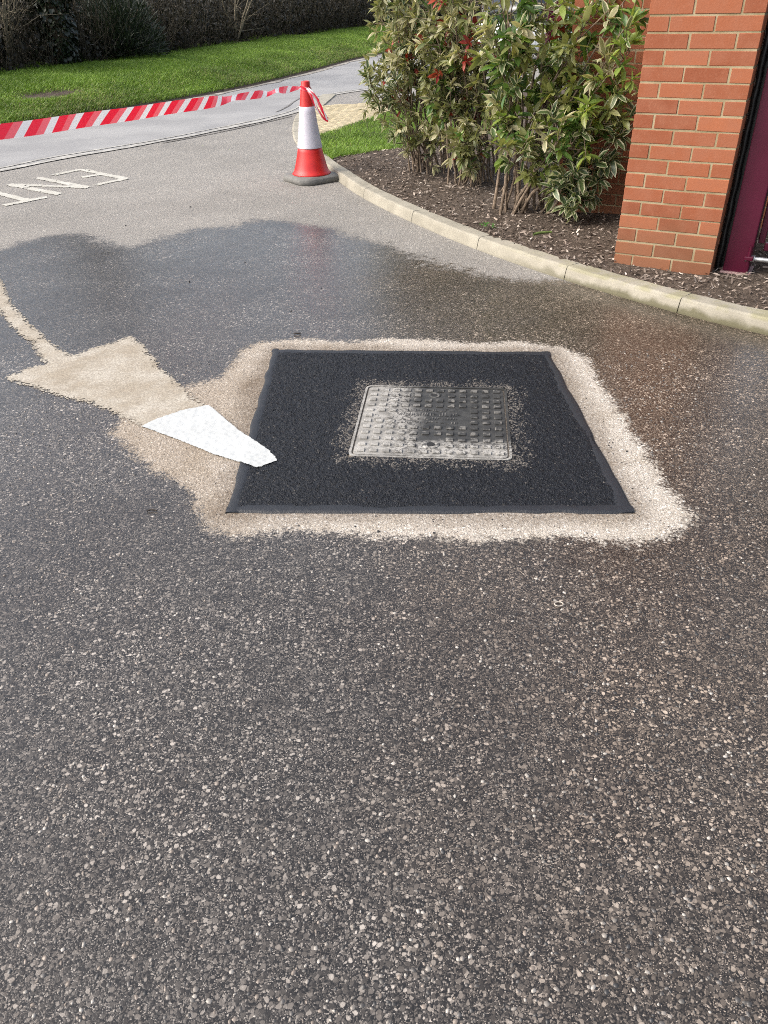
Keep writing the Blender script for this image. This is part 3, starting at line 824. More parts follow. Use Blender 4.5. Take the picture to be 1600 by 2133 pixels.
# worn raised lettering: too rubbed to read, only strokes are left
r = RS(51)
def strokes(name, rows):
    V = []; F = []
    for (x0, x1, yc, hh, ang_) in rows:
        x = x0
        while x < x1:
            w_ = r.uniform(.003, .005); hgt = hh * r.uniform(.7, 1.0); horiz = r.rand() < .35
            bw, bh = (r.uniform(.008, .012), .004) if horiz else (w_, hgt)
            oy = r.choice([-1, 0, 1]) * (hh - .004) / 2 if horiz else 0
            c_, s_ = math.cos(ang_), math.sin(ang_)
            xx, yy = (x, yc) if ang_ == 0 else (yc, x)
            n0 = len(V)
            for zz in (ZC - .002, ZC + .0012):
                for sx, sy in ((-1, -1), (1, -1), (1, 1), (-1, 1)):
                    lx_, ly_ = sx * bw / 2, sy * bh / 2 + oy
                    V.append((xx + lx_ * c_ - ly_ * s_, yy + lx_ * s_ + ly_ * c_, zz))
            F += [(n0 + 4, n0 + 5, n0 + 6, n0 + 7)] + [(n0 + k, n0 + (k + 1) % 4, n0 + 4 + (k + 1) % 4, n0 + 4 + k) for k in range(4)]
            x += max(bw, .004) + r.uniform(.003, .008)
    tag(link('worn_lettering', npmesh(name, V, F), M_stud, cover), kind='stuff')
strokes('worn_lettering', [(-.13, .11, .085, .024, 0), (-.14, .12, .045, .030, 0), (-.12, .10, .005, .020, 0), (-.13, .11, -.03, .018, 0)])
strokes('worn_lettering_side', [(-.03, .04, -.235, .030, math.pi / 2), (-.05, .05, -.185, .030, math.pi / 2)])

# ------------------------------------------------------------------ painted markings
ARROW = [(-3.876, 7.293), (-3.1, 6.088), (-2.499, 5.134), (-2.259, 4.679), (-1.981, 4.243), (-1.779, 3.973), (-1.607, 3.762), (-1.558, 3.728), (-1.507, 3.801),
         (-1.41, 3.9), (-1.332, 3.991), (-1.229, 3.834), (-1.102, 3.605), (-.957, 3.368), (-.787, 3.113), (-.76, 3.083), (-1.001, 2.898), (-1.159, 3.031),
         (-1.323, 3.159), (-1.535, 3.272), (-1.742, 3.406), (-1.82, 3.461), (-1.753, 3.559), (-1.682, 3.625), (-1.859, 3.911), (-2.063, 4.173), (-2.197, 4.377),
         (-2.73, 5.153), (-3.408, 6.118)]
def decal(name, poly, z, res, mat, parent=None, amp=.012, hole=.0, seed=0, zone=None):
    P = np.array(poly); x0, y0 = P.min(0) - .05; x1, y1 = P.max(0) + .05
    gx = np.arange(x0, x1, res); gy = np.arange(y0, y1, res)
    rad_ = .5 * math.hypot(x1 - x0, y1 - y0); gg = np.arange(-rad_, rad_, res); XX, YY = np.meshgrid(gg, gg); r_ = RS(seed)
    XX, YY = (x0 + x1) / 2 + XX * .743 - YY * .669, (y0 + y1) / 2 + XX * .669 + YY * .743
    XX = XX + r_.uniform(-.35, .35, XX.shape) * res; YY = YY + r_.uniform(-.35, .35, YY.shape) * res
    D = sdf(XX, YY, P)
    on = D > -.006
    idx = np.arange(XX.size).reshape(XX.shape)
    q = np.stack([idx[:-1, :-1], idx[:-1, 1:], idx[1:, 1:], idx[1:, :-1]], -1).reshape(-1, 4)
    q = q[on.ravel()[q].sum(1) >= 3]
    V = np.stack([XX, YY, np.full(XX.shape, z)], -1).reshape(-1, 3)
    used = np.unique(q); rm = -np.ones(len(V), int); rm[used] = np.arange(len(used))
    return link(name, npmesh(name, V[used], rm[q], {'edge': D.ravel()[used]}), mat, parent)
arrow = empty('arrow_marking'); tag(arrow, 'curved road arrow, cream and worn, its tip freshly painted white beside black patch', 'road marking')
M_cream = mat_paint('old_cream_paint', (.315, .27, .205), (.44, .405, .34), (.16, .132, .10), .7, .55)
M_white = mat_paint('fresh_white_paint', (.41, .425, .418), (.455, .47, .465), (.36, .345, .305), .12)
decal('worn_arrow', ARROW, .0028, .012, M_cream, arrow, .006, .48, 3)
WHITE = [(-1.014, 2.912), (-.976, 2.967), (-.871, 3.056), (-.763, 3.102), (-.589, 2.845), (-.45, 2.669), (-.404, 2.587), (-.481, 2.533), (-.553, 2.588), (-.656, 2.649), (-.837, 2.788)]
# the fresh tip runs from the road up over the edge of the patch
P = np.array(WHITE); bx0, by0 = P.min(0) - .02; bx1, by1 = P.max(0) + .02
gx = np.arange(bx0, bx1, .004); gy = np.arange(by0, by1, .004); XX, YY = np.meshgrid(gx, gy)
D = sdf(XX, YY, P); pdist = sdf(XX, YY, PATCH); ZZ = .0055 + .0062 * np.clip((pdist + .012) / .014, 0, 1) - .0005 * np.clip((pdist - .05) / .03, 0, 1) + .0012 * vnoise(XX, YY, 60, 6)
f = D + .0012 * vnoise(XX, YY, 45, 7) + .0025 * vnoise(XX, YY, 90, 8) * (pdist > 0)
idx = np.arange(XX.size).reshape(XX.shape); q = np.stack([idx[:-1, :-1], idx[:-1, 1:], idx[1:, 1:], idx[1:, :-1]], -1).reshape(-1, 4)
q = q[(f > 0).ravel()[q].sum(1) >= 3]; V = np.stack([XX, YY, ZZ], -1).reshape(-1, 3); used = np.unique(q); rm = -np.ones(len(V), int); rm[used] = np.arange(len(used))
o = link('fresh_tip', npmesh('fresh_tip', V[used], rm[q]), M_white, arrow); o['label'] = 'bright white newly painted arrow tip'

word = empty('road_lettering'); tag(word, 'faded cream letters E N T painted upside down on the road', 'road marking')
M_letter = mat_paint('letter_paint', (.40, .385, .33), (.50, .485, .43), (.24, .23, .21), .4)
def bar(a, b, w):
    a, b = np.array(a), np.array(b); d_ = (b - a) / np.linalg.norm(b - a); n_ = np.array([-d_[1], d_[0]]) * w / 2
    return [tuple(a - n_), tuple(b - n_), tuple(b + n_), tuple(a + n_)]
def union_decal(name, polys, z, seed):
    P = np.vstack([np.array(p) for p in polys]); x0, y0 = P.min(0) - .03; x1, y1 = P.max(0) + .03
    XX, YY = np.meshgrid(np.arange(x0, x1, .011), np.arange(y0, y1, .011))
    D = np.max([sdf(XX, YY, p) for p in polys], 0)
    on = (D + .012 * vnoise(XX, YY, 40, seed) > 0) & (vnoise(XX, YY, 25, seed + 1) + .6 * vnoise(XX, YY, 70, seed + 2) > -.95)
    idx = np.arange(XX.size).reshape(XX.shape); q = np.stack([idx[:-1, :-1], idx[:-1, 1:], idx[1:, 1:], idx[1:, :-1]], -1).reshape(-1, 4)
    q = q[on.ravel()[q].sum(1) >= 3]; V = np.stack([XX, YY, np.full(XX.shape, z)], -1).reshape(-1, 3)
    used = np.unique(q); rm = -np.ones(len(V), int); rm[used] = np.arange(len(used))
    link(name, npmesh(name, V[used], rm[q]), M_letter, word)
union_decal('letter', [bar((-3.143, 8.919), (-2.518, 8.338), .088), bar((-3.13, 8.93), (-3.344, 8.632), .088), bar((-2.837, 8.60), (-3.002, 8.465), .088), bar((-2.505, 8.35), (-2.728, 8.067), .088)], .005, 90)
union_decal('letter', [bar((-3.458, 8.507), (-2.762, 7.933), .088), bar((-3.635, 8.203), (-2.80, 7.95), .088), bar((-3.635, 8.203), (-2.947, 7.668), .088)], .005, 94)
union_decal('letter', [bar((-3.307, 7.258), (-3.026, 7.571), .088), bar((-3.165, 7.43), (-3.85, 8.03), .088)], .005, 98)

# ------------------------------------------------------------------ brick pillar and wall
PYAW, PSC = -.5127, 1.0275
CH = .075 * PSC; BH, BL, BW, MJ = .0655 * PSC, .2155 * PSC, .1030 * PSC, .0095 * PSC
BHALF = (BL - MJ) / 2
brick_full = box_mesh('brick', BL, BW, BH, .0022); brick_half = box_mesh('brick_half', BHALF, BW, BH, .0022)
brick_side = box_mesh('brick_side', BW, BL, BH, .0022); brick_side_half = box_mesh('brick_side_half', BW, BHALF, BH, .0022)
PW = 2.5 * (.225 * PSC) - MJ
pillar = empty('brick_pillar', (1.4663, 4.811, 0), PYAW); tag(pillar, 'square red brick pillar with pale mortar beside the maroon post', 'pillar')
r = RS(61)
def put_brick(me, parent, x, y, z, flip=False):
    o = link('brick', me, M_brick, parent)
    j = r.normal(0, .0009, 3)
    o.location = (x + j[0], y + j[1], z + j[2]); o.rotation_euler = (r.normal(0, .003), r.normal(0, .003), r.normal(0, .003))
z0 = .08 + .055 * PSC - CH       # bed joint under the half buried course
ncourse = 28; step = BL + MJ
for k in range(ncourse):
    z = z0 + k * CH + MJ / 2
    pat = ['f', 'f', 'h'] if k % 2 == 1 else ['h', 'f', 'f']
    for yy, pt in ((0, pat), (PW - BW, pat[::-1])):
        x = 0
        for c_ in pt:
            put_brick(brick_full if c_ == 'f' else brick_half, pillar, x, yy, z); x += (BL if c_ == 'f' else BHALF) + MJ
    ypat = ['h', 'f'] if k % 2 == 1 else ['f', 'h']
    for xx in (0, PW - BW):
        y = BW + MJ
        for c_ in ypat:
            put_brick(brick_side if c_ == 'f' else brick_side_half, pillar, xx, y, z); y += (BL if c_ == 'f' else BHALF) + MJ
rec = .0035
link('mortar_core', box_mesh('mortar_core', PW - 2 * rec, PW - 2 * rec, ncourse * CH, 0, (rec, rec, z0 - .004)), M_mortar, pillar)
link('coping', box_mesh('coping', PW + .08, PW + .08, .07, .008, (-.04, -.04, z0 + ncourse * CH)), M_kerb, pillar)

fx, fy = np.array([math.cos(PYAW), math.sin(PYAW)]), np.array([-math.sin(PYAW), math.cos(PYAW)])
wo = np.array([1.4663, 4.811]) + fy * 1.23 - fx * .78
wall = empty('brick_wall', (wo[0], wo[1], 0), PYAW); tag(wall, 'shaded red brick wall behind the shrub and the pillar', 'wall')
WL = 6.5 * step - MJ; nwc = 28
for k in range(nwc):
    z = z0 + k * CH + MJ / 2; x = 0
    for c_ in (['f'] * 6 + ['h'] if k % 2 else ['h'] + ['f'] * 6):
        put_brick(brick_full if c_ == 'f' else brick_half, wall, x, 0, z); x += (BL if c_ == 'f' else BHALF) + MJ
    put_brick(brick_side_half, wall, 0, BW + MJ, z)
link('mortar_core', box_mesh('wall_core', WL - 2 * rec, BW * 2 + MJ - 2 * rec, nwc * CH, 0, (rec, rec, z0 - .004)), M_mortar, wall)

# ------------------------------------------------------------------ maroon gate post, rail
def mat_maroon():
    t = NT('maroon_paint'); p = t.pos()
    t.set(t.mix(t.map(t.noise(p, 4, 4, .6), .3, .7), (.050, .002, .013), (.066, .004, .019)), .36, .35)
    t.bump(t.noise(p, 60, 2), .04, .002); return t.m
M_maroon = mat_maroon()
M_black = mat_simple('black_rubber', (.010, .010, .010), .4, .5, .3, 30, .2, 40)
M_galv = mat_simple('galvanised', (.42, .43, .43), .45, .5, .2, 40, .1, 60, .7)
def gate_local(a, d, z=0): 
    q = np.array([1.4663, 4.811]) + fx * a + fy * d; return (q[0], q[1], z)
post = empty('gate_post', gate_local(PW + .056, .095), PYAW); tag(post, 'square maroon painted steel post right of the brick pillar', 'post')
link('shaft', box_mesh('post_shaft', .140, .140, 2.3, .007, (0, 0, .03), 2), M_maroon, post)
link('base_plate', box_mesh('post_base', .17, .19, .012, .003, (-.012, -.02, .070), 1), mat_simple('pinkish_plate', (.30, .19, .18), .7), post)
T_ = Tubes(10); zz = np.linspace(.07, 2.3, 60)
T_.add(np.c_[-.036 + .0015 * np.sin(zz * 37), .060 + 0 * zz, zz], .017 + .003 * np.sin(zz * 55) * np.sin(zz * 23))
link('rubber_seal', T_.mesh('rubber_seal'), M_black, post)
link('seal_backing', box_mesh('seal_backing', .050, .012, 2.2, .002, (-.052, .088, .07)), M_black, post)
link('hinge_lug', box_mesh('hinge_lug', .05, .05, .022, .004, (.105, -.052, .165)), M_maroon, post)
T_ = Tubes(10); T_.add([(.13, -.030, .14), (.13, -.030, .245)], .010)
link('hinge_pin', T_.mesh('hinge_pin'), M_maroon, post)
gate = empty('metal_gate', gate_local(PW + .056 + .140, .16), PYAW); tag(gate, 'maroon steel gate frame with low galvanised bolt at the right edge', 'gate')
link('stile', box_mesh('gate_stile', .035, .035, 1.9, .004, (.012, .0, .24)), M_maroon, gate)
link('bottom_rail', box_mesh('gate_rail', 1.3, .035, .045, .004, (.050, .0, .20)), M_maroon, gate)
link('top_rail', box_mesh('gate_top', 1.3, .035, .045, .004, (.050, .0, 2.06)), M_maroon, gate)
T_ = Tubes(10); T_.add([(.0, -.06, .165), (.10, -.06, .165), (.45, -.06, .165), (.9, -.06, .165)], [.013, .013, .013, .013])
link('slide_bolt', T_.mesh('slide_bolt'), M_galv, gate)
T_ = Tubes(10); T_.add([(-.03, -.06, .165), (.02, -.06, .165)], .019)
link('bolt_keep', T_.mesh('bolt_keep'), M_galv, gate)
hq = gate_local(PW + .75, .62, SOIL_Z); hd = empty('shading_hedge', hq, PYAW); tag(hd, 'dark evergreen hedge behind the gate, mostly unseen, added to shade the pillar', 'hedge')  # some foliage shows; the unseen bulk is added to darken pillar side and road
HEDGE = hd
fp = empty('fence_post', (1.655, 8.30, 0)); tag(fp, 'maroon fence post seen through the leaves behind the shrubs', 'post')
link('shaft', box_mesh('fence_shaft', .10, .10, 2.0, .006, (-.05, -.05, .03), 2), M_maroon, fp)
link('cap', box_mesh('fence_cap', .11, .11, .012, .003, (-.055, -.055, 2.03)), M_maroon, fp)

# ------------------------------------------------------------------ traffic cone and tape
CX, CY = -.615, 8.03
cone = empty('traffic_cone', (CX, CY, 0), math.radians(35)); tag(cone, 'red traffic cone with white band on a grey rubber base', 'traffic cone')
def mat_cone(name, a, b, rough, scuff):
    t = NT(name); c = t.coord()
    col = t.mix(t.map(t.noise(c, 9, 4, .6), .3, .7), a, b)
    col = t.mix(t.math('MULTIPLY', t.map(t.noise(c, 38, 4, .7), .60, .70), .75), col, scuff)
    t.set(col, rough, .5); return t.m
M_red = mat_cone('cone_red', (.46, .010, .010), (.56, .020, .016), .42, (.38, .045, .035))
M_sleeve = mat_cone('reflective_white', (.47, .455, .51), (.53, .51, .565), .5, (.42, .405, .44))
M_rub = mat_cone('grey_rubber', (.10, .10, .094), (.155, .15, .138), .75, (.20, .19, .17))
bm = bmesh.new()
hs, ch_ = .232, .075
ring = lambda k, z: [bm.verts.new((x * k, y * k, z)) for x, y in ((hs, hs - ch_), (hs - ch_, hs), (-hs + ch_, hs), (-hs, hs - ch_), (-hs, -hs + ch_), (-hs + ch_, -hs), (hs - ch_, -hs), (hs, -hs + ch_))]
R_ = [ring(.97, .0), ring(1.0, .008), ring(.995, .040), ring(.955, .056), ring(.72, .064)]
for a, b in zip(R_[:-1], R_[1:]):
    for k in range(8): bm.faces.new((a[k], a[(k + 1) % 8], b[(k + 1) % 8], b[k]))
bm.faces.new(R_[-1]); bm.faces.new(list(reversed(R_[0])))
bmesh.ops.bevel(bm, geom=list(bm.edges), offset=.005, segments=2, affect='EDGES')
link('base', bm_mesh('cone_base', bm, True), M_rub, cone)
def rev(name, prof, mat): 
    V, F = lathe(prof, 56); return link(name, npmesh(name, V, F, smooth=True), mat, cone)
rev('lower_body', [(.150, .058), (.182, .060), (.186, .068), (.178, .078), (.168, .090), (.158, .115), (.145, .16), (.131, .215), (.120, .262), (.113, .300), (.108, .303)], M_red)
rev('white_sleeve', [(.110, .292), (.1185, .294), (.1175, .300), (.1165, .306), (.112, .335), (.099, .42), (.0865, .51), (.0745, .60), (.0700, .642), (.067, .643)], M_sleeve)
rev('upper_body', [(.070, .632), (.0685, .640), (.060, .700), (.051, .765), (.0465, .790), (.0465, .792)], M_red)
rev('tip', [(.0440, .786), (.0440, .806), (.0405, .812), (.0405, .838), (.037, .846), (.026, .848), (.024, .80)], M_red)

tape = empty('barrier_tape', (CX, CY, 0)); tag(tape, 'red and white striped plastic tape tied to the cone top', 'barrier tape')
M_tape = mat_tape()
def tape_mesh(name, P, Nrm, width, u0=0):
    P = np.asarray(P, float); Nrm = np.asarray(Nrm, float); n = len(P)
    S = arclen(P) + u0
    k = 5; V = []; UV = []
    for j in range(k):
        f = j / (k - 1) - .5
        V.append(P + Nrm * (np.broadcast_to(width, (n,)) * f)[:, None]); UV.append(np.c_[S, np.full(n, (f + .5))])
    V = np.concatenate(V); UV = np.concatenate(UV); i = np.arange(n - 1)
    F = np.concatenate([np.stack([j * n + i, j * n + i + 1, (j + 1) * n + i + 1, (j + 1) * n + i], -1) for j in range(k - 1)])
    return link(name, npmesh(name, local(tape, V), F, uv=UV, smooth=True), M_tape, tape)
A_ = np.array([CX - .045, CY - .01, .798]); B_ = np.array([-2.42, 4.14, .925])
tt = np.linspace(0, 1, 240)
Pt = A_ + (B_ - A_) * tt[:, None]; Pt[:, 2] -= .012 * 4 * tt * (1 - tt)
dirx = (B_ - A_) / np.linalg.norm(B_ - A_); side = np.cross(dirx, [0, 0, 1])
tw = 1.0 * np.exp(-tt / .05) + 1.0 * np.exp(-((tt - .12) / .035) ** 2) + .8 * np.exp(-((tt - .27) / .04) ** 2) + .25 * np.sin(tt * 9) + .15
nrm = np.cos(tw)[:, None] * np.array([0, 0, 1.0]) + np.sin(tw)[:, None] * side
wd = .082 * (1 - .62 * np.exp(-tt / .06) - .25 * np.exp(-((tt - .22) / .08) ** 2))
Pt += side * (.012 * np.sin(tt * 31))[:, None]
tape_mesh('long_run', Pt, nrm, wd)
a = np.linspace(0, 2 * np.pi * 1.2, 50)
tape_mesh('knot_wrap', np.c_[CX + .052 * np.cos(a + 2.5), CY + .052 * np.sin(a + 2.5), .782 + .012 * np.sin(a * 1.3)], np.tile([0, 0, 1.0], (50, 1)), .034)
def tail(name, pts, nr, w_, u0):
    c_ = catmull(pts, 10); n = len(c_); t_ = np.linspace(0, 1, n)[:, None]
    nn = np.array(nr[0]) * (1 - t_) + np.array(nr[1]) * t_; nn /= np.linalg.norm(nn, axis=1)[:, None]
    tape_mesh(name, c_, nn, w_, u0)
k0 = np.array([CX + .02, CY - .055, .785])
tail('tail', [k0, k0 + [.03, -.03, -.05], k0 + [.075, -.035, -.15], k0 + [.13, -.02, -.235], k0 + [.17, .0, -.265]], [(.9, .2, .35), (.4, .1, .9)], .020, .03)
tail('tail', [k0 + [.0, 0, .005], k0 + [.05, -.03, -.035], k0 + [.10, -.03, -.12], k0 + [.135, -.03, -.19], k0 + [.165, -.01, -.25]], [(.7, .1, .7), (.95, .1, .25)], .026, .12)
tail('tail', [k0 + [-.01, 0, .005], k0 + [.03, -.04, -.02], k0 + [.07, -.04, -.055], k0 + [.10, -.035, -.095]], [(.5, .1, .85), (.7, .1, .7)], .018, .17)

# ------------------------------------------------------------------ leaves and shrubs
LT = np.array([(0, 0, 0), (.36, 0, 0), (.72, 0, 0), (1, 0, 0), (.30, 1, 1), (.68, .92, 1), (.30, -1, 1), (.68, -.92, 1)], float)
LUV = np.array([(0, .0), (.36, 0), (.72, 0), (1, .75), (.30, 1), (.68, 1), (.30, 1), (.68, 1)])
LF = [(0, 1, 4), (1, 2, 5, 4), (2, 3, 5), (1, 0, 6), (2, 1, 6, 7), (3, 2, 7)]
LFt = np.array([(0, 1, 4), (1, 2, 5), (1, 5, 4), (2, 3, 5), (1, 0, 6), (2, 1, 6), (2, 6, 7), (3, 2, 7)])
def leaf_local(aspect, fold, curl):
    V = np.zeros((8, 3)); V[:, 0] = LT[:, 0]; V[:, 1] = LT[:, 1] * aspect * .5; V[:, 2] = np.abs(LT[:, 1]) * aspect * .5 * fold - curl * LT[:, 0] ** 2
    return V
def leaf_cloud(name, P, D, Up, L, aspect, mat, parent, seed, kind='stuff'):
    r_ = RS(seed); n = len(P)
    D = D / np.linalg.norm(D, axis=1)[:, None]; S = np.cross(Up, D); S /= np.linalg.norm(S, axis=1)[:, None] + 1e-9; U_ = np.cross(D, S)
    fold = r_.uniform(.15, .6, n); curl = r_.uniform(-.05, .35, n); asp = aspect * r_.uniform(.8, 1.2, n)
    lx = np.tile(LT[:, 0], (n, 1)); ly = LT[None, :, 1] * asp[:, None] * .5; lz = np.abs(ly) * fold[:, None] - curl[:, None] * lx ** 2
    V = P[:, None] + L[:, None, None] * (lx[..., None] * D[:, None] + ly[..., None] * S[:, None] + lz[..., None] * U_[:, None])
    F = (np.arange(n)[:, None, None] * 8 + LFt[None]).reshape(-1, 3)
    o = link(name, npmesh(name, V.reshape(-1, 3), F, {'rnd': np.repeat(r_.rand(n), 8)}, uv=np.tile(LUV, (n, 1)), smooth=True), mat, parent)
    if kind: tag(o, kind=kind)
    return o
leaf_meshes = {}
def leaf_objects(P, D, Up, L, aspect, mat, parent, seed):
    r_ = RS(seed)
    key = (mat.name, round(aspect, 3))
    if key not in leaf_meshes:
        leaf_meshes[key] = []
        for q in range(5):
            me = npmesh('leaf', leaf_local(aspect * r_.uniform(.85, 1.15), r_.uniform(.15, .6), r_.uniform(-.05, .35)), LF, uv=LUV, smooth=True); me.materials.append(mat)
            leaf_meshes[key].append(me)
    for i in range(len(P)):
        d_ = Vector(D[i]).normalized(); s_ = Vector(Up[i]).cross(d_).normalized(); u_ = d_.cross(s_)
        o = bpy.data.objects.new('leaf', leaf_meshes[key][r_.randint(5)]); COL.objects.link(o)
        M_ = Matrix.Identity(4); l_ = float(L[i])
        for k in range(3): M_[k][0] = d_[k] * l_; M_[k][1] = s_[k] * l_; M_[k][2] = u_[k] * l_
        M_.translation = Vector(P[i]) - parent.location
        o.parent = parent; o.matrix_local = M_
def shrub(name, label, base, targets, n_twig, leaf_len, aspect, mats, weights, seed, stem_r=.010, bare=.35, n_obj=300, whorl=7, twig=(.12, .30), group=None):
    r_ = RS(seed)
    root = empty(name, base); tag(root, label, 'shrub', group)
    b = np.array(base); T_ = Tubes(5); tips = []
    Ps, Ds, Us, Ls, Ks = [], [], [], [], []
    def add_leaf(p, d_, l_, k):
        Ps.append(p); Ds.append(d_); Us.append(np.array([0, 0, 1.0]) + r_.normal(0, .45, 3)); Ls.append(l_); Ks.append(k)
    for tg in targets:
        tg = np.array(tg); st = b + np.r_[r_.normal(0, .10, 2), -.01]
        mid = (st + tg) / 2 + np.r_[(st - tg)[:2] * r_.uniform(.05, .25), .08] + r_.normal(0, .05, 3)
        t_ = np.linspace(0, 1, 12)[:, None]
        C_ = (1 - t_) ** 2 * st + 2 * t_ * (1 - t_) * mid + t_ ** 2 * tg + np.vstack([np.zeros(3), r_.normal(0, .012, (10, 3)), np.zeros(3)])
        T_.add(C_, np.linspace(stem_r * r_.uniform(.8, 1.25), stem_r * .3, 12))
        for q in range(n_twig):
            f_ = r_.uniform(bare, 1.0) if q else 1.0
            i0 = f_ * 11; a_ = C_[int(i0)]; a_ = a_ + (C_[min(int(i0) + 1, 11)] - a_) * (i0 - int(i0))
            out = np.r_[(a_ - b)[:2], 0]; out /= np.linalg.norm(out) + 1e-6
            d_ = out * r_.uniform(.0, .8) + r_.normal(0, .55, 3) + np.array([0, 0, r_.uniform(.25, .9)]); d_ /= np.linalg.norm(d_)
            l_ = r_.uniform(*twig); e_ = a_ + d_ * l_; m_ = a_ + d_ * l_ * .5 + r_.normal(0, .012, 3)
            T_.add([a_, m_, e_], [stem_r * .32, stem_r * .24, stem_r * .15])
            k = r_.choice(len(mats), p=weights); tipk = len(mats) - 1 if (mats[-1] is M_leaf_red and leaf_len < .1 and r_.rand() < .03) else k
            for w_ in range(r_.randint(3, 6)):
                p_ = a_ + (e_ - a_) * r_.uniform(.25, .9); v_ = d_ * .4 + r_.normal(0, .7, 3); add_leaf(p_, v_, leaf_len * r_.uniform(.65, 1.05), k)
            a0 = r_.rand() * 6
            sx = np.cross(d_, [.3, .2, .9]); sx /= np.linalg.norm(sx); sy = np.cross(d_, sx)
            for w_ in range(r_.randint(whorl - 2, whorl + 2)):
                an = a0 + w_ * 2.4; op_ = r_.uniform(.35, 1.25) if tipk == k else r_.uniform(.1, .5)
                v_ = d_ * math.cos(op_) + (sx * math.cos(an) + sy * math.sin(an)) * math.sin(op_) + np.array([0, 0, -.15])
                add_leaf(e_ - d_ * r_.uniform(0, .03), v_, leaf_len * r_.uniform(.75, 1.2) * (1 if tipk == k else .6), tipk)
    o = link('stems', T_.mesh('stems'), M_bark, root); o.data.vertices.foreach_set('co', local(root, np.vstack(T_.V)).astype(np.float32).ravel())
    Ps, Ds, Us, Ls, Ks = map(np.array, (Ps, Ds, Us, Ls, Ks))
    ok = Ps[:, 2] > .09; Ps, Ds, Us, Ls, Ks = Ps[ok], Ds[ok], Us[ok], Ls[ok], Ks[ok]
    vis = np.linalg.norm(Ps - np.array([0, 0, 1.5]), axis=1) - Ls * 2.5 + (Ps[:, 2] > 1.52) * 3
    order = np.argsort(vis); big = np.zeros(len(Ps), bool); big[order[:n_obj]] = True
    for k, mt in enumerate(mats):
        s_ = (Ks == k) & big
        if s_.any(): leaf_objects(Ps[s_], Ds[s_], Us[s_], Ls[s_], aspect, mt, root, seed + k)
    s_ = ~big
    fo = leaf_cloud('foliage', local(root, Ps[s_]), Ds[s_], Us[s_], Ls[s_], aspect, mats[0], root, seed + 10)
    for mt in mats[1:]: fo.data.materials.append(mt)
    fo.data.polygons.foreach_set('material_index', np.repeat(Ks[s_], 8).astype(np.int32))
    return root
M_leaf_olive = mat_leaf('leaf_olive', [(.085, .110, .034), (.23, .235, .095), (.15, .16, .062), (.34, .315, .165)], None, .45, .28)
M_leaf_pale = mat_leaf('leaf_pale', [(.30, .285, .135), (.12, .15, .062), (.42, .38, .23), (.22, .23, .105)], (.52, .47, .31), .45, .28)
M_leaf_green = mat_leaf('leaf_green', [(.055, .115, .030), (.115, .205, .045), (.070, .14, .038), (.21, .29, .065)], None, .32, .28)
M_leaf_lime = mat_leaf('leaf_lime', [(.21, .30, .065), (.30, .37, .095), (.15, .235, .05), (.36, .37, .11)], None, .32, .35)
M_leaf_var = mat_leaf('leaf_variegated', [(.060, .105, .040), (.10, .145, .056), (.05, .09, .04), (.14, .17, .07)], (.50, .49, .33), .35, .25)
M_leaf_yel = mat_leaf('leaf_yellow_green', [(.15, .175, .055), (.27, .285, .10), (.20, .22, .07), (.35, .34, .14)], None, .42, .3)
M_leaf_red = mat_leaf('leaf_red', [(.33, .032, .024), (.22, .020, .022), (.42, .07, .045), (.28, .05, .03)], None, .4)
r = RS(71)
def box_targets(n, x0, x1, y0, y1, z0_, z1_, f=lambda x, y, z: True):
    out = []
    while len(out) < n:
        p = (r.uniform(x0, x1), r.uniform(y0, y1), r.uniform(z0_, z1_))
        if f(*p): out.append(p)
    return out
zs = SOIL_Z
shrub('photinia_shrub', 'bushy shrub with small olive leaves and red tips beside the grass', (.52, 7.95, zs),
      box_targets(30, -.02, .85, 7.35, 8.3, .75, 1.75, lambda x, y, z: x > -.02 + max(0, 1.0 - z) * .5) + [(.28, 7.6, .45), (.45, 7.5, .42), (.62, 7.45, .38), (-.03, 7.7, .84), (.02, 7.7, .75)], 12, .088, .30, [M_leaf_olive, M_leaf_pale, M_leaf_var, M_leaf_red], [.45, .34, .17, .04], 101, .009, .44, 300, 7, (.08, .22))
shrub('photinia_shrub', 'leggy shrub with many upright bare stems in the middle of the bed', (.88, 7.30, zs),
      box_targets(24, .45, 1.25, 6.8, 7.7, .7, 1.75) + [(.75, 7.0, .45), (.9, 6.95, .5), (.68, 7.05, .36)], 13, .092, .32, [M_leaf_olive, M_leaf_green, M_leaf_pale, M_leaf_red], [.46, .11, .39, .04], 102, .010, .42, 300, 7, (.08, .24))
shrub('laurel_shrub', 'large leaved glossy green shrub nearest the brick pillar', (1.13, 6.25, zs),
      box_targets(17, .80, 1.62, 5.75, 6.5, .75, 1.75, lambda x, y, z: x < .95 + .55 * z) + [(1.62, 5.62, 1.15), (1.66, 5.7, .95), (1.58, 5.6, 1.3), (1.6, 5.75, .8), (1.45, 5.7, .72), (1.25, 5.75, .62), (1.0, 5.9, .55)], 12, .108, .34, [M_leaf_green, M_leaf_lime, M_leaf_var, M_leaf_red, M_leaf_yel, M_leaf_pale], [.24, .20, .14, .005, .285, .13], 103, .012, .42, 300, 6, (.08, .22))
shrub('variegated_shrub', 'low cream edged shrub in front of the dark wall', (1.42, 6.02, zs),
      [(1.50, 5.75, .46), (1.36, 5.72, .42), (1.55, 5.85, .36), (1.42, 5.80, .20), (1.30, 5.78, .30), (1.52, 5.78, .24), (1.62, 5.70, .62), (1.70, 5.62, .74)], 5, .110, .40, [M_leaf_var, M_leaf_red], [.985, .015], 104, .008, .62, 150, 6, (.05, .12))

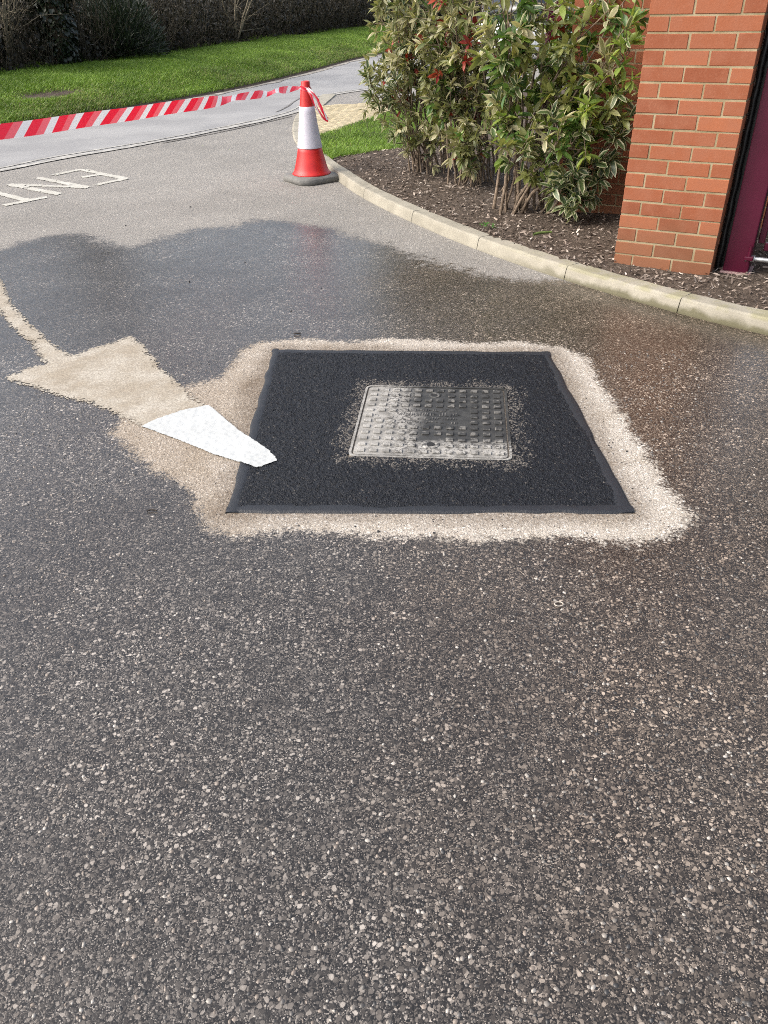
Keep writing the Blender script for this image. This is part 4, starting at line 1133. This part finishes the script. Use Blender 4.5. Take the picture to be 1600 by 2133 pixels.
r = RS(77); n = 3600
Ph = np.c_[r.uniform(-.30, 1.6, n), r.uniform(0, .9, n) ** 1.3, r.uniform(.02, 2.1, n)]
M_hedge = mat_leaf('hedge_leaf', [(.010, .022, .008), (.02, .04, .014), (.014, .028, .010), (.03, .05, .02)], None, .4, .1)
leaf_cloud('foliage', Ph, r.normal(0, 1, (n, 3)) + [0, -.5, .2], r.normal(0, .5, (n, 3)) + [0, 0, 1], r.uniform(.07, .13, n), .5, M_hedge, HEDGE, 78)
T_ = Tubes(5)
for q_ in range(16): e = Ph[q_]; T_.add([(e[0] * .8 + .1, .4, -.02), (e[0] * .9, .4, e[2] * .5), e], [.014, .009, .004])
link('stems', T_.mesh('stems'), M_bark, HEDGE)

# ------------------------------------------------------------------ thicket behind the bank
r = RS(81)
def thick_pts(n, d0, d1, z1, seed, s0=6.0, s1=None, pw=1.0):
    r_ = RS(seed); s1 = FS[-1] - .5 if s1 is None else s1
    s_ = r_.uniform(s0, s1, n); d_ = d0 + (d1 - d0) * r_.rand(n) ** pw
    q, _ = bank_xyz(s_, d_); top = z1 * (.75 + .3 * vnoise(s_, d_, .7, seed))
    h = r_.rand(n); q[:, 2] += h * top * np.clip(.35 + (d_ - d0) * .8, 0, 1)
    return q, s_, d_
q, s_, d_ = thick_pts(90000, 3.35, 6.4, 2.0, 82)
n = len(q)
Dd = r.normal(0, 1, (n, 3)); Uu = r.normal(0, .6, (n, 3)) + [0, 0, 1]
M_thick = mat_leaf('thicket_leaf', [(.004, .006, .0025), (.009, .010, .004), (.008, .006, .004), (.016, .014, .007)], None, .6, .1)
M_twig = mat_simple('twig', (.042, .036, .024), .85, .2, .5, 8)
th = empty('thicket'); tag(th, 'dark tangled thicket of twigs and leaves above the grass bank', 'thicket', kind='stuff')
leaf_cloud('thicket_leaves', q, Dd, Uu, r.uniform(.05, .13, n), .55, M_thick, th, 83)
T_ = Tubes(3); n = 5200
q, s_, d_ = thick_pts(n, 3.3, 4.6, .05, 84, pw=1.6)
for i in range(n):
    L_ = r.uniform(.5, 2.3); a = r.rand() * 6.283; ln = abs(r.normal(0, .42)); d3 = np.array([math.cos(a) * math.sin(ln), math.sin(a) * math.sin(ln), math.cos(ln)])
    e = q[i] + d3 * L_ ; m_ = (q[i] + e) / 2 + r.normal(0, .10 * L_, 3); R0 = r.uniform(.003, .008)
    T_.add([q[i], m_, e + np.array([0, 0, -.12 * L_ * r.rand()])], [R0, R0 * .7, R0 * .3])
tag(link('thicket_twigs', T_.mesh('thicket_twigs'), M_twig, th), kind='stuff')
def bank_pt(px_y, d):
    s__ = np.array([np.interp(px_y, far_c[:, 1], FS)]); return bank_xyz(s__, np.array([d]))[0][0]
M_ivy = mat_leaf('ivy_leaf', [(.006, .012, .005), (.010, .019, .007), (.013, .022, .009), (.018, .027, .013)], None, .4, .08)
# ivy clad tree
b = bank_pt(16.3, 3.5); tr_ = empty('ivy_tree', tuple(b)); tag(tr_, 'dark ivy covered tree trunk rising from the thicket', 'tree')
T_ = Tubes(9); zz = np.linspace(-.1, 5, 14); T_.add(np.c_[.06 * np.sin(zz), .05 * np.cos(zz * 1.3), zz], np.linspace(.19, .07, 14))
for q_ in range(8):
    h = r.uniform(2.2, 4.6); a = r.rand() * 6.28; T_.add([(0, 0, h), (math.cos(a) * .5, math.sin(a) * .5, h + .5), (math.cos(a) * 1.0, math.sin(a) * 1.0, h + .8)], [.05, .03, .012])
link('trunk', T_.mesh('trunk'), M_bark, tr_)
n = 5200; a = r.rand(n) * 6.28; z = r.uniform(0, 4.8, n); rr = .20 + .12 * r.rand(n) + .10 * vnoise(z, a, 1.5, 5) + np.clip(z - 2.6, 0, 3) * .45 * r.rand(n)
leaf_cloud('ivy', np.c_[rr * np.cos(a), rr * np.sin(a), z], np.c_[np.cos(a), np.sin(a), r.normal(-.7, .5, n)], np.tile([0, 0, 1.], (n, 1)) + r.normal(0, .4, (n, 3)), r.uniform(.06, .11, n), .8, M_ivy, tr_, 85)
# blue green grassy bush
b = bank_pt(18.6, 3.6); bu = empty('evergreen_bush', tuple(b)); tag(bu, 'grey green feathery bush at the edge of the thicket', 'bush')
n = 4200; u_ = r.normal(0, 1, (n, 3)); u_ /= np.linalg.norm(u_, axis=1)[:, None]; u_[:, 2] = np.abs(u_[:, 2]); rad = r.rand(n) ** .4
Pb = u_ * rad[:, None] * np.array([.95, .8, 1.25]); T_ = Tubes(5)
for q_ in range(14): e = Pb[q_] * 1.0; T_.add([(0, 0, -.05), e * .5 + [0, 0, .1], e], [.02, .012, .005])
link('stems', T_.mesh('stems'), M_bark, bu)
M_bush = mat_leaf('bush_leaf', [(.015, .027, .016), (.024, .040, .024), (.018, .029, .015), (.034, .047, .028)], None, .5, .1)
leaf_cloud('crown', Pb, u_ + r.normal(0, .4, (n, 3)) + [0, 0, .5], r.normal(0, .5, (n, 3)) + [0, 0, 1], r.uniform(.12, .26, n), .10, M_bush, bu, 86)
# bare trees with arching pale branches
for (yy, dd_, lab, sd) in ((13.2, 3.5, 'bare arching branches of the leftmost small tree above the bank', 5), (15.1, 3.7, 'bare thin stemmed small tree left of the ivy trunk', 6), (24.0, 3.4, 'bare upright sapling in the thicket right of the feathery bush', 7)):
    b = bank_pt(yy, dd_); t_o = empty('bare_tree', tuple(b)); tag(t_o, lab, 'tree')
    r_ = RS(sd); T_ = Tubes(4)
    for st in range(5):
        a = r_.rand() * 6.28; ln = r_.uniform(.15, .6); L_ = r_.uniform(2.2, 3.4); d3 = np.array([math.cos(a) * math.sin(ln), math.sin(a) * math.sin(ln), math.cos(ln)])
        C_ = np.array([d3 * L_ * f + np.array([0, 0, -.35 * f * f * math.sin(ln) * L_]) + (r_.normal(0, .03, 3) if f else 0) for f in np.linspace(0, 1, 9)])
        T_.add(C_, np.linspace(.026, .007, 9))
        for q_ in range(16):
            i0 = r_.randint(1, 9); a2 = r_.rand() * 6.28; dv = d3 * .5 + np.array([math.cos(a2) * .8, math.sin(a2) * .8, r_.uniform(-.3, .4)]); L2 = r_.uniform(.4, 1.3)
            e = C_[i0] + dv * L2; T_.add([C_[i0], (C_[i0] + e) / 2 + r_.normal(0, .05, 3), e + [0, 0, -.15 * L2]], [.007, .005, .002])
    link('branches', T_.mesh('branches'), mat_simple('pale_bark', (.17, .145, .10), .8, .2, .3, 10), t_o)

# ------------------------------------------------------------------ parked car glimpsed through the shrubs
car = empty('parked_car', (4.3, 22.4, .004), math.radians(52)); tag(car, 'white parked car glimpsed through the shrub leaves', 'car')
M_carw = mat_simple('car_white', (.70, .71, .72), .25, .5, .03, 3); M_glass = mat_simple('car_glass', (.015, .018, .02), .08, .6); M_tyre = mat_simple('tyre', (.02, .02, .02), .8); M_rim = mat_simple('rim', (.45, .45, .46), .35, .5, .1, 10, 0, 80, .6)
def extr(name, prof, y0, y1, mat, bev, inset=0):
    bm = bmesh.new(); a = [bm.verts.new((x, y0 + (inset if z > .95 else 0), z)) for x, z in prof]; b = [bm.verts.new((x, y1 - (inset if z > .95 else 0), z)) for x, z in prof]; n = len(prof)
    bm.faces.new(a); bm.faces.new(list(reversed(b)))
    for k in range(n): bm.faces.new((a[k], a[(k + 1) % n], b[(k + 1) % n], b[k]))
    bmesh.ops.bevel(bm, geom=list(bm.edges), offset=bev, segments=3, affect='EDGES')
    return link(name, bm_mesh(name, bm, True), mat, car)
extr('body', [(-2.0, .28), (-2.05, .55), (-1.98, .82), (-1.2, .92), (1.05, .95), (1.85, .80), (2.05, .62), (2.05, .28)], -.86, .86, M_carw, .06)
extr('cabin', [(-1.85, .90), (-1.45, 1.36), (-1.1, 1.46), (.15, 1.46), (.45, 1.40), (1.15, .93)], -.80, .80, M_glass, .05, .14)
extr('roof', [(-1.42, 1.40), (-1.1, 1.485), (.15, 1.485), (.42, 1.41)], -.66, .66, M_carw, .03)
for sx in (-1.25, 1.3):
    for sy in (-.80, .80):
        V, F = lathe([(.19, -.1), (.29, -.1), (.315, -.06), (.315, .06), (.29, .1), (.19, .1)], 28); w_ = link('wheel', npmesh('tyre', V[:, [0, 2, 1]], F, smooth=True), M_tyre, car); w_.location = (sx, sy, .315)
        V, F = lathe([(.0, .05), (.06, .06), (.17, .03), (.195, .09)], 20); V[:, 2] *= (1 if sy > 0 else -1); ri = link('rim', npmesh('rim', V[:, [0, 2, 1]], F), M_rim, w_)
for sy in (-.6, .6): link('headlight', box_mesh('headlight', .06, .32, .12, .02, (1.99, sy - .16, .58)), M_rim, car)

# ------------------------------------------------------------------ small things
M_green = mat_leaf('weed_leaf', [(.05, .16, .03), (.08, .22, .04), (.06, .18, .03), (.10, .24, .05)], None, .5)
weed = empty('weed', (.80, 5.74, SOIL_Z)); tag(weed, 'tiny bright green weed in the mulch behind the kerb', 'weed')
r = RS(91); n = 34; a = r.rand(n) * 6.28
leaf_cloud('leaves', np.c_[r.normal(0, .025, (n, 2)), r.uniform(.005, .03, n)], np.c_[np.cos(a), np.sin(a), r.uniform(0, .6, n)], np.tile([0, 0, 1.], (n, 1)), r.uniform(.012, .028, n), .7, M_green, weed, 92, None)
def twig(pts, rad, label, mat):
    T_ = Tubes(6); T_.add(catmull(pts, 6), rad); o = link('twig', T_.mesh('twig'), mat); tag(o, label, 'twig'); return o
M_darktwig = mat_simple('dark_twig', (.025, .018, .013), .8)
twig([(1.07, 5.40, .11), (1.13, 5.42, .115), (1.20, 5.44, .112)], .009, 'short mossy green stick lying on the mulch', mat_simple('mossy_bark', (.10, .14, .04), .9, .2, .4, 40, .5, 60))
twig([(-.455, 3.935, .006), (-.44, 3.932, .008), (-.418, 3.934, .006)], .0042, 'tiny dark twig on wet road behind the black patch', M_darktwig)
twig([(-.835, 2.262, .005), (-.82, 2.268, .006), (-.80, 2.263, .005)], .0028, 'tiny dark twig on the road left of the patch corner', M_darktwig)
a = np.linspace(0, 2 * np.pi, 40)
T_ = Tubes(6); T_.add(np.c_[.504 + .0125 * np.cos(a) * (1 + .15 * np.cos(a + .5)), 1.713 + .0095 * np.sin(a), .0035 + 0 * a], .0013)
tag(link('loop', T_.mesh('loop'), mat_simple('pale_elastic', (.50, .45, .38), .6)), 'small pale loop lying on the wet road in front', 'loop')
r = RS(95); V = []; F = []; C = []
def crumb(x, y, s_, z=.0):
    n0 = len(V)
    for zz, k in ((0, 5), (.6, 5)):
        for j in range(k): an = j / k * 6.28 + zz; q_ = s_ * r.uniform(.6, 1.1) * (1 - .35 * zz); V.append((x + q_ * math.cos(an), y + q_ * math.sin(an), z + zz * s_ * 1.3))
    F.append(tuple(range(n0 + 5, n0 + 10)))
    for j in range(5): F.append((n0 + j, n0 + (j + 1) % 5, n0 + 5 + (j + 1) % 5, n0 + 5 + j))
for k in range(260):
    t_ = r.rand(); e = r.randint(4); a_, b_ = np.array(PATCH[e]), np.array(PATCH[(e + 1) % 4]); q_ = a_ + (b_ - a_) * t_; o_ = q_ - cen; o_ = o_ / np.linalg.norm(o_)
    q_ = q_ + o_ * abs(r.normal(.05, .05)); crumb(q_[0], q_[1], r.choice([.0018, .0026, .0035], p=[.6, .3, .1]))
for x, y, s_ in ((-.02, 2.105, .006), (.165, 2.09, .005), (-.1, 2.14, .004), (1.0, 2.05, .004), (.95, 2.6, .005), (-.5, 4.3, .006), (-1.2, 4.9, .007), (-.9, 5.3, .006), (-.35, 4.7, .005), (-2.0, 6.4, .008), (-1.6, 7.0, .01)):
    crumb(x, y, s_)
tag(link('asphalt_crumbs', npmesh('asphalt_crumbs', V, F), mat_simple('black_crumb', (.018, .018, .019), .7)), 'scattered black asphalt crumbs round the fresh patch', 'crumbs', kind='stuff')
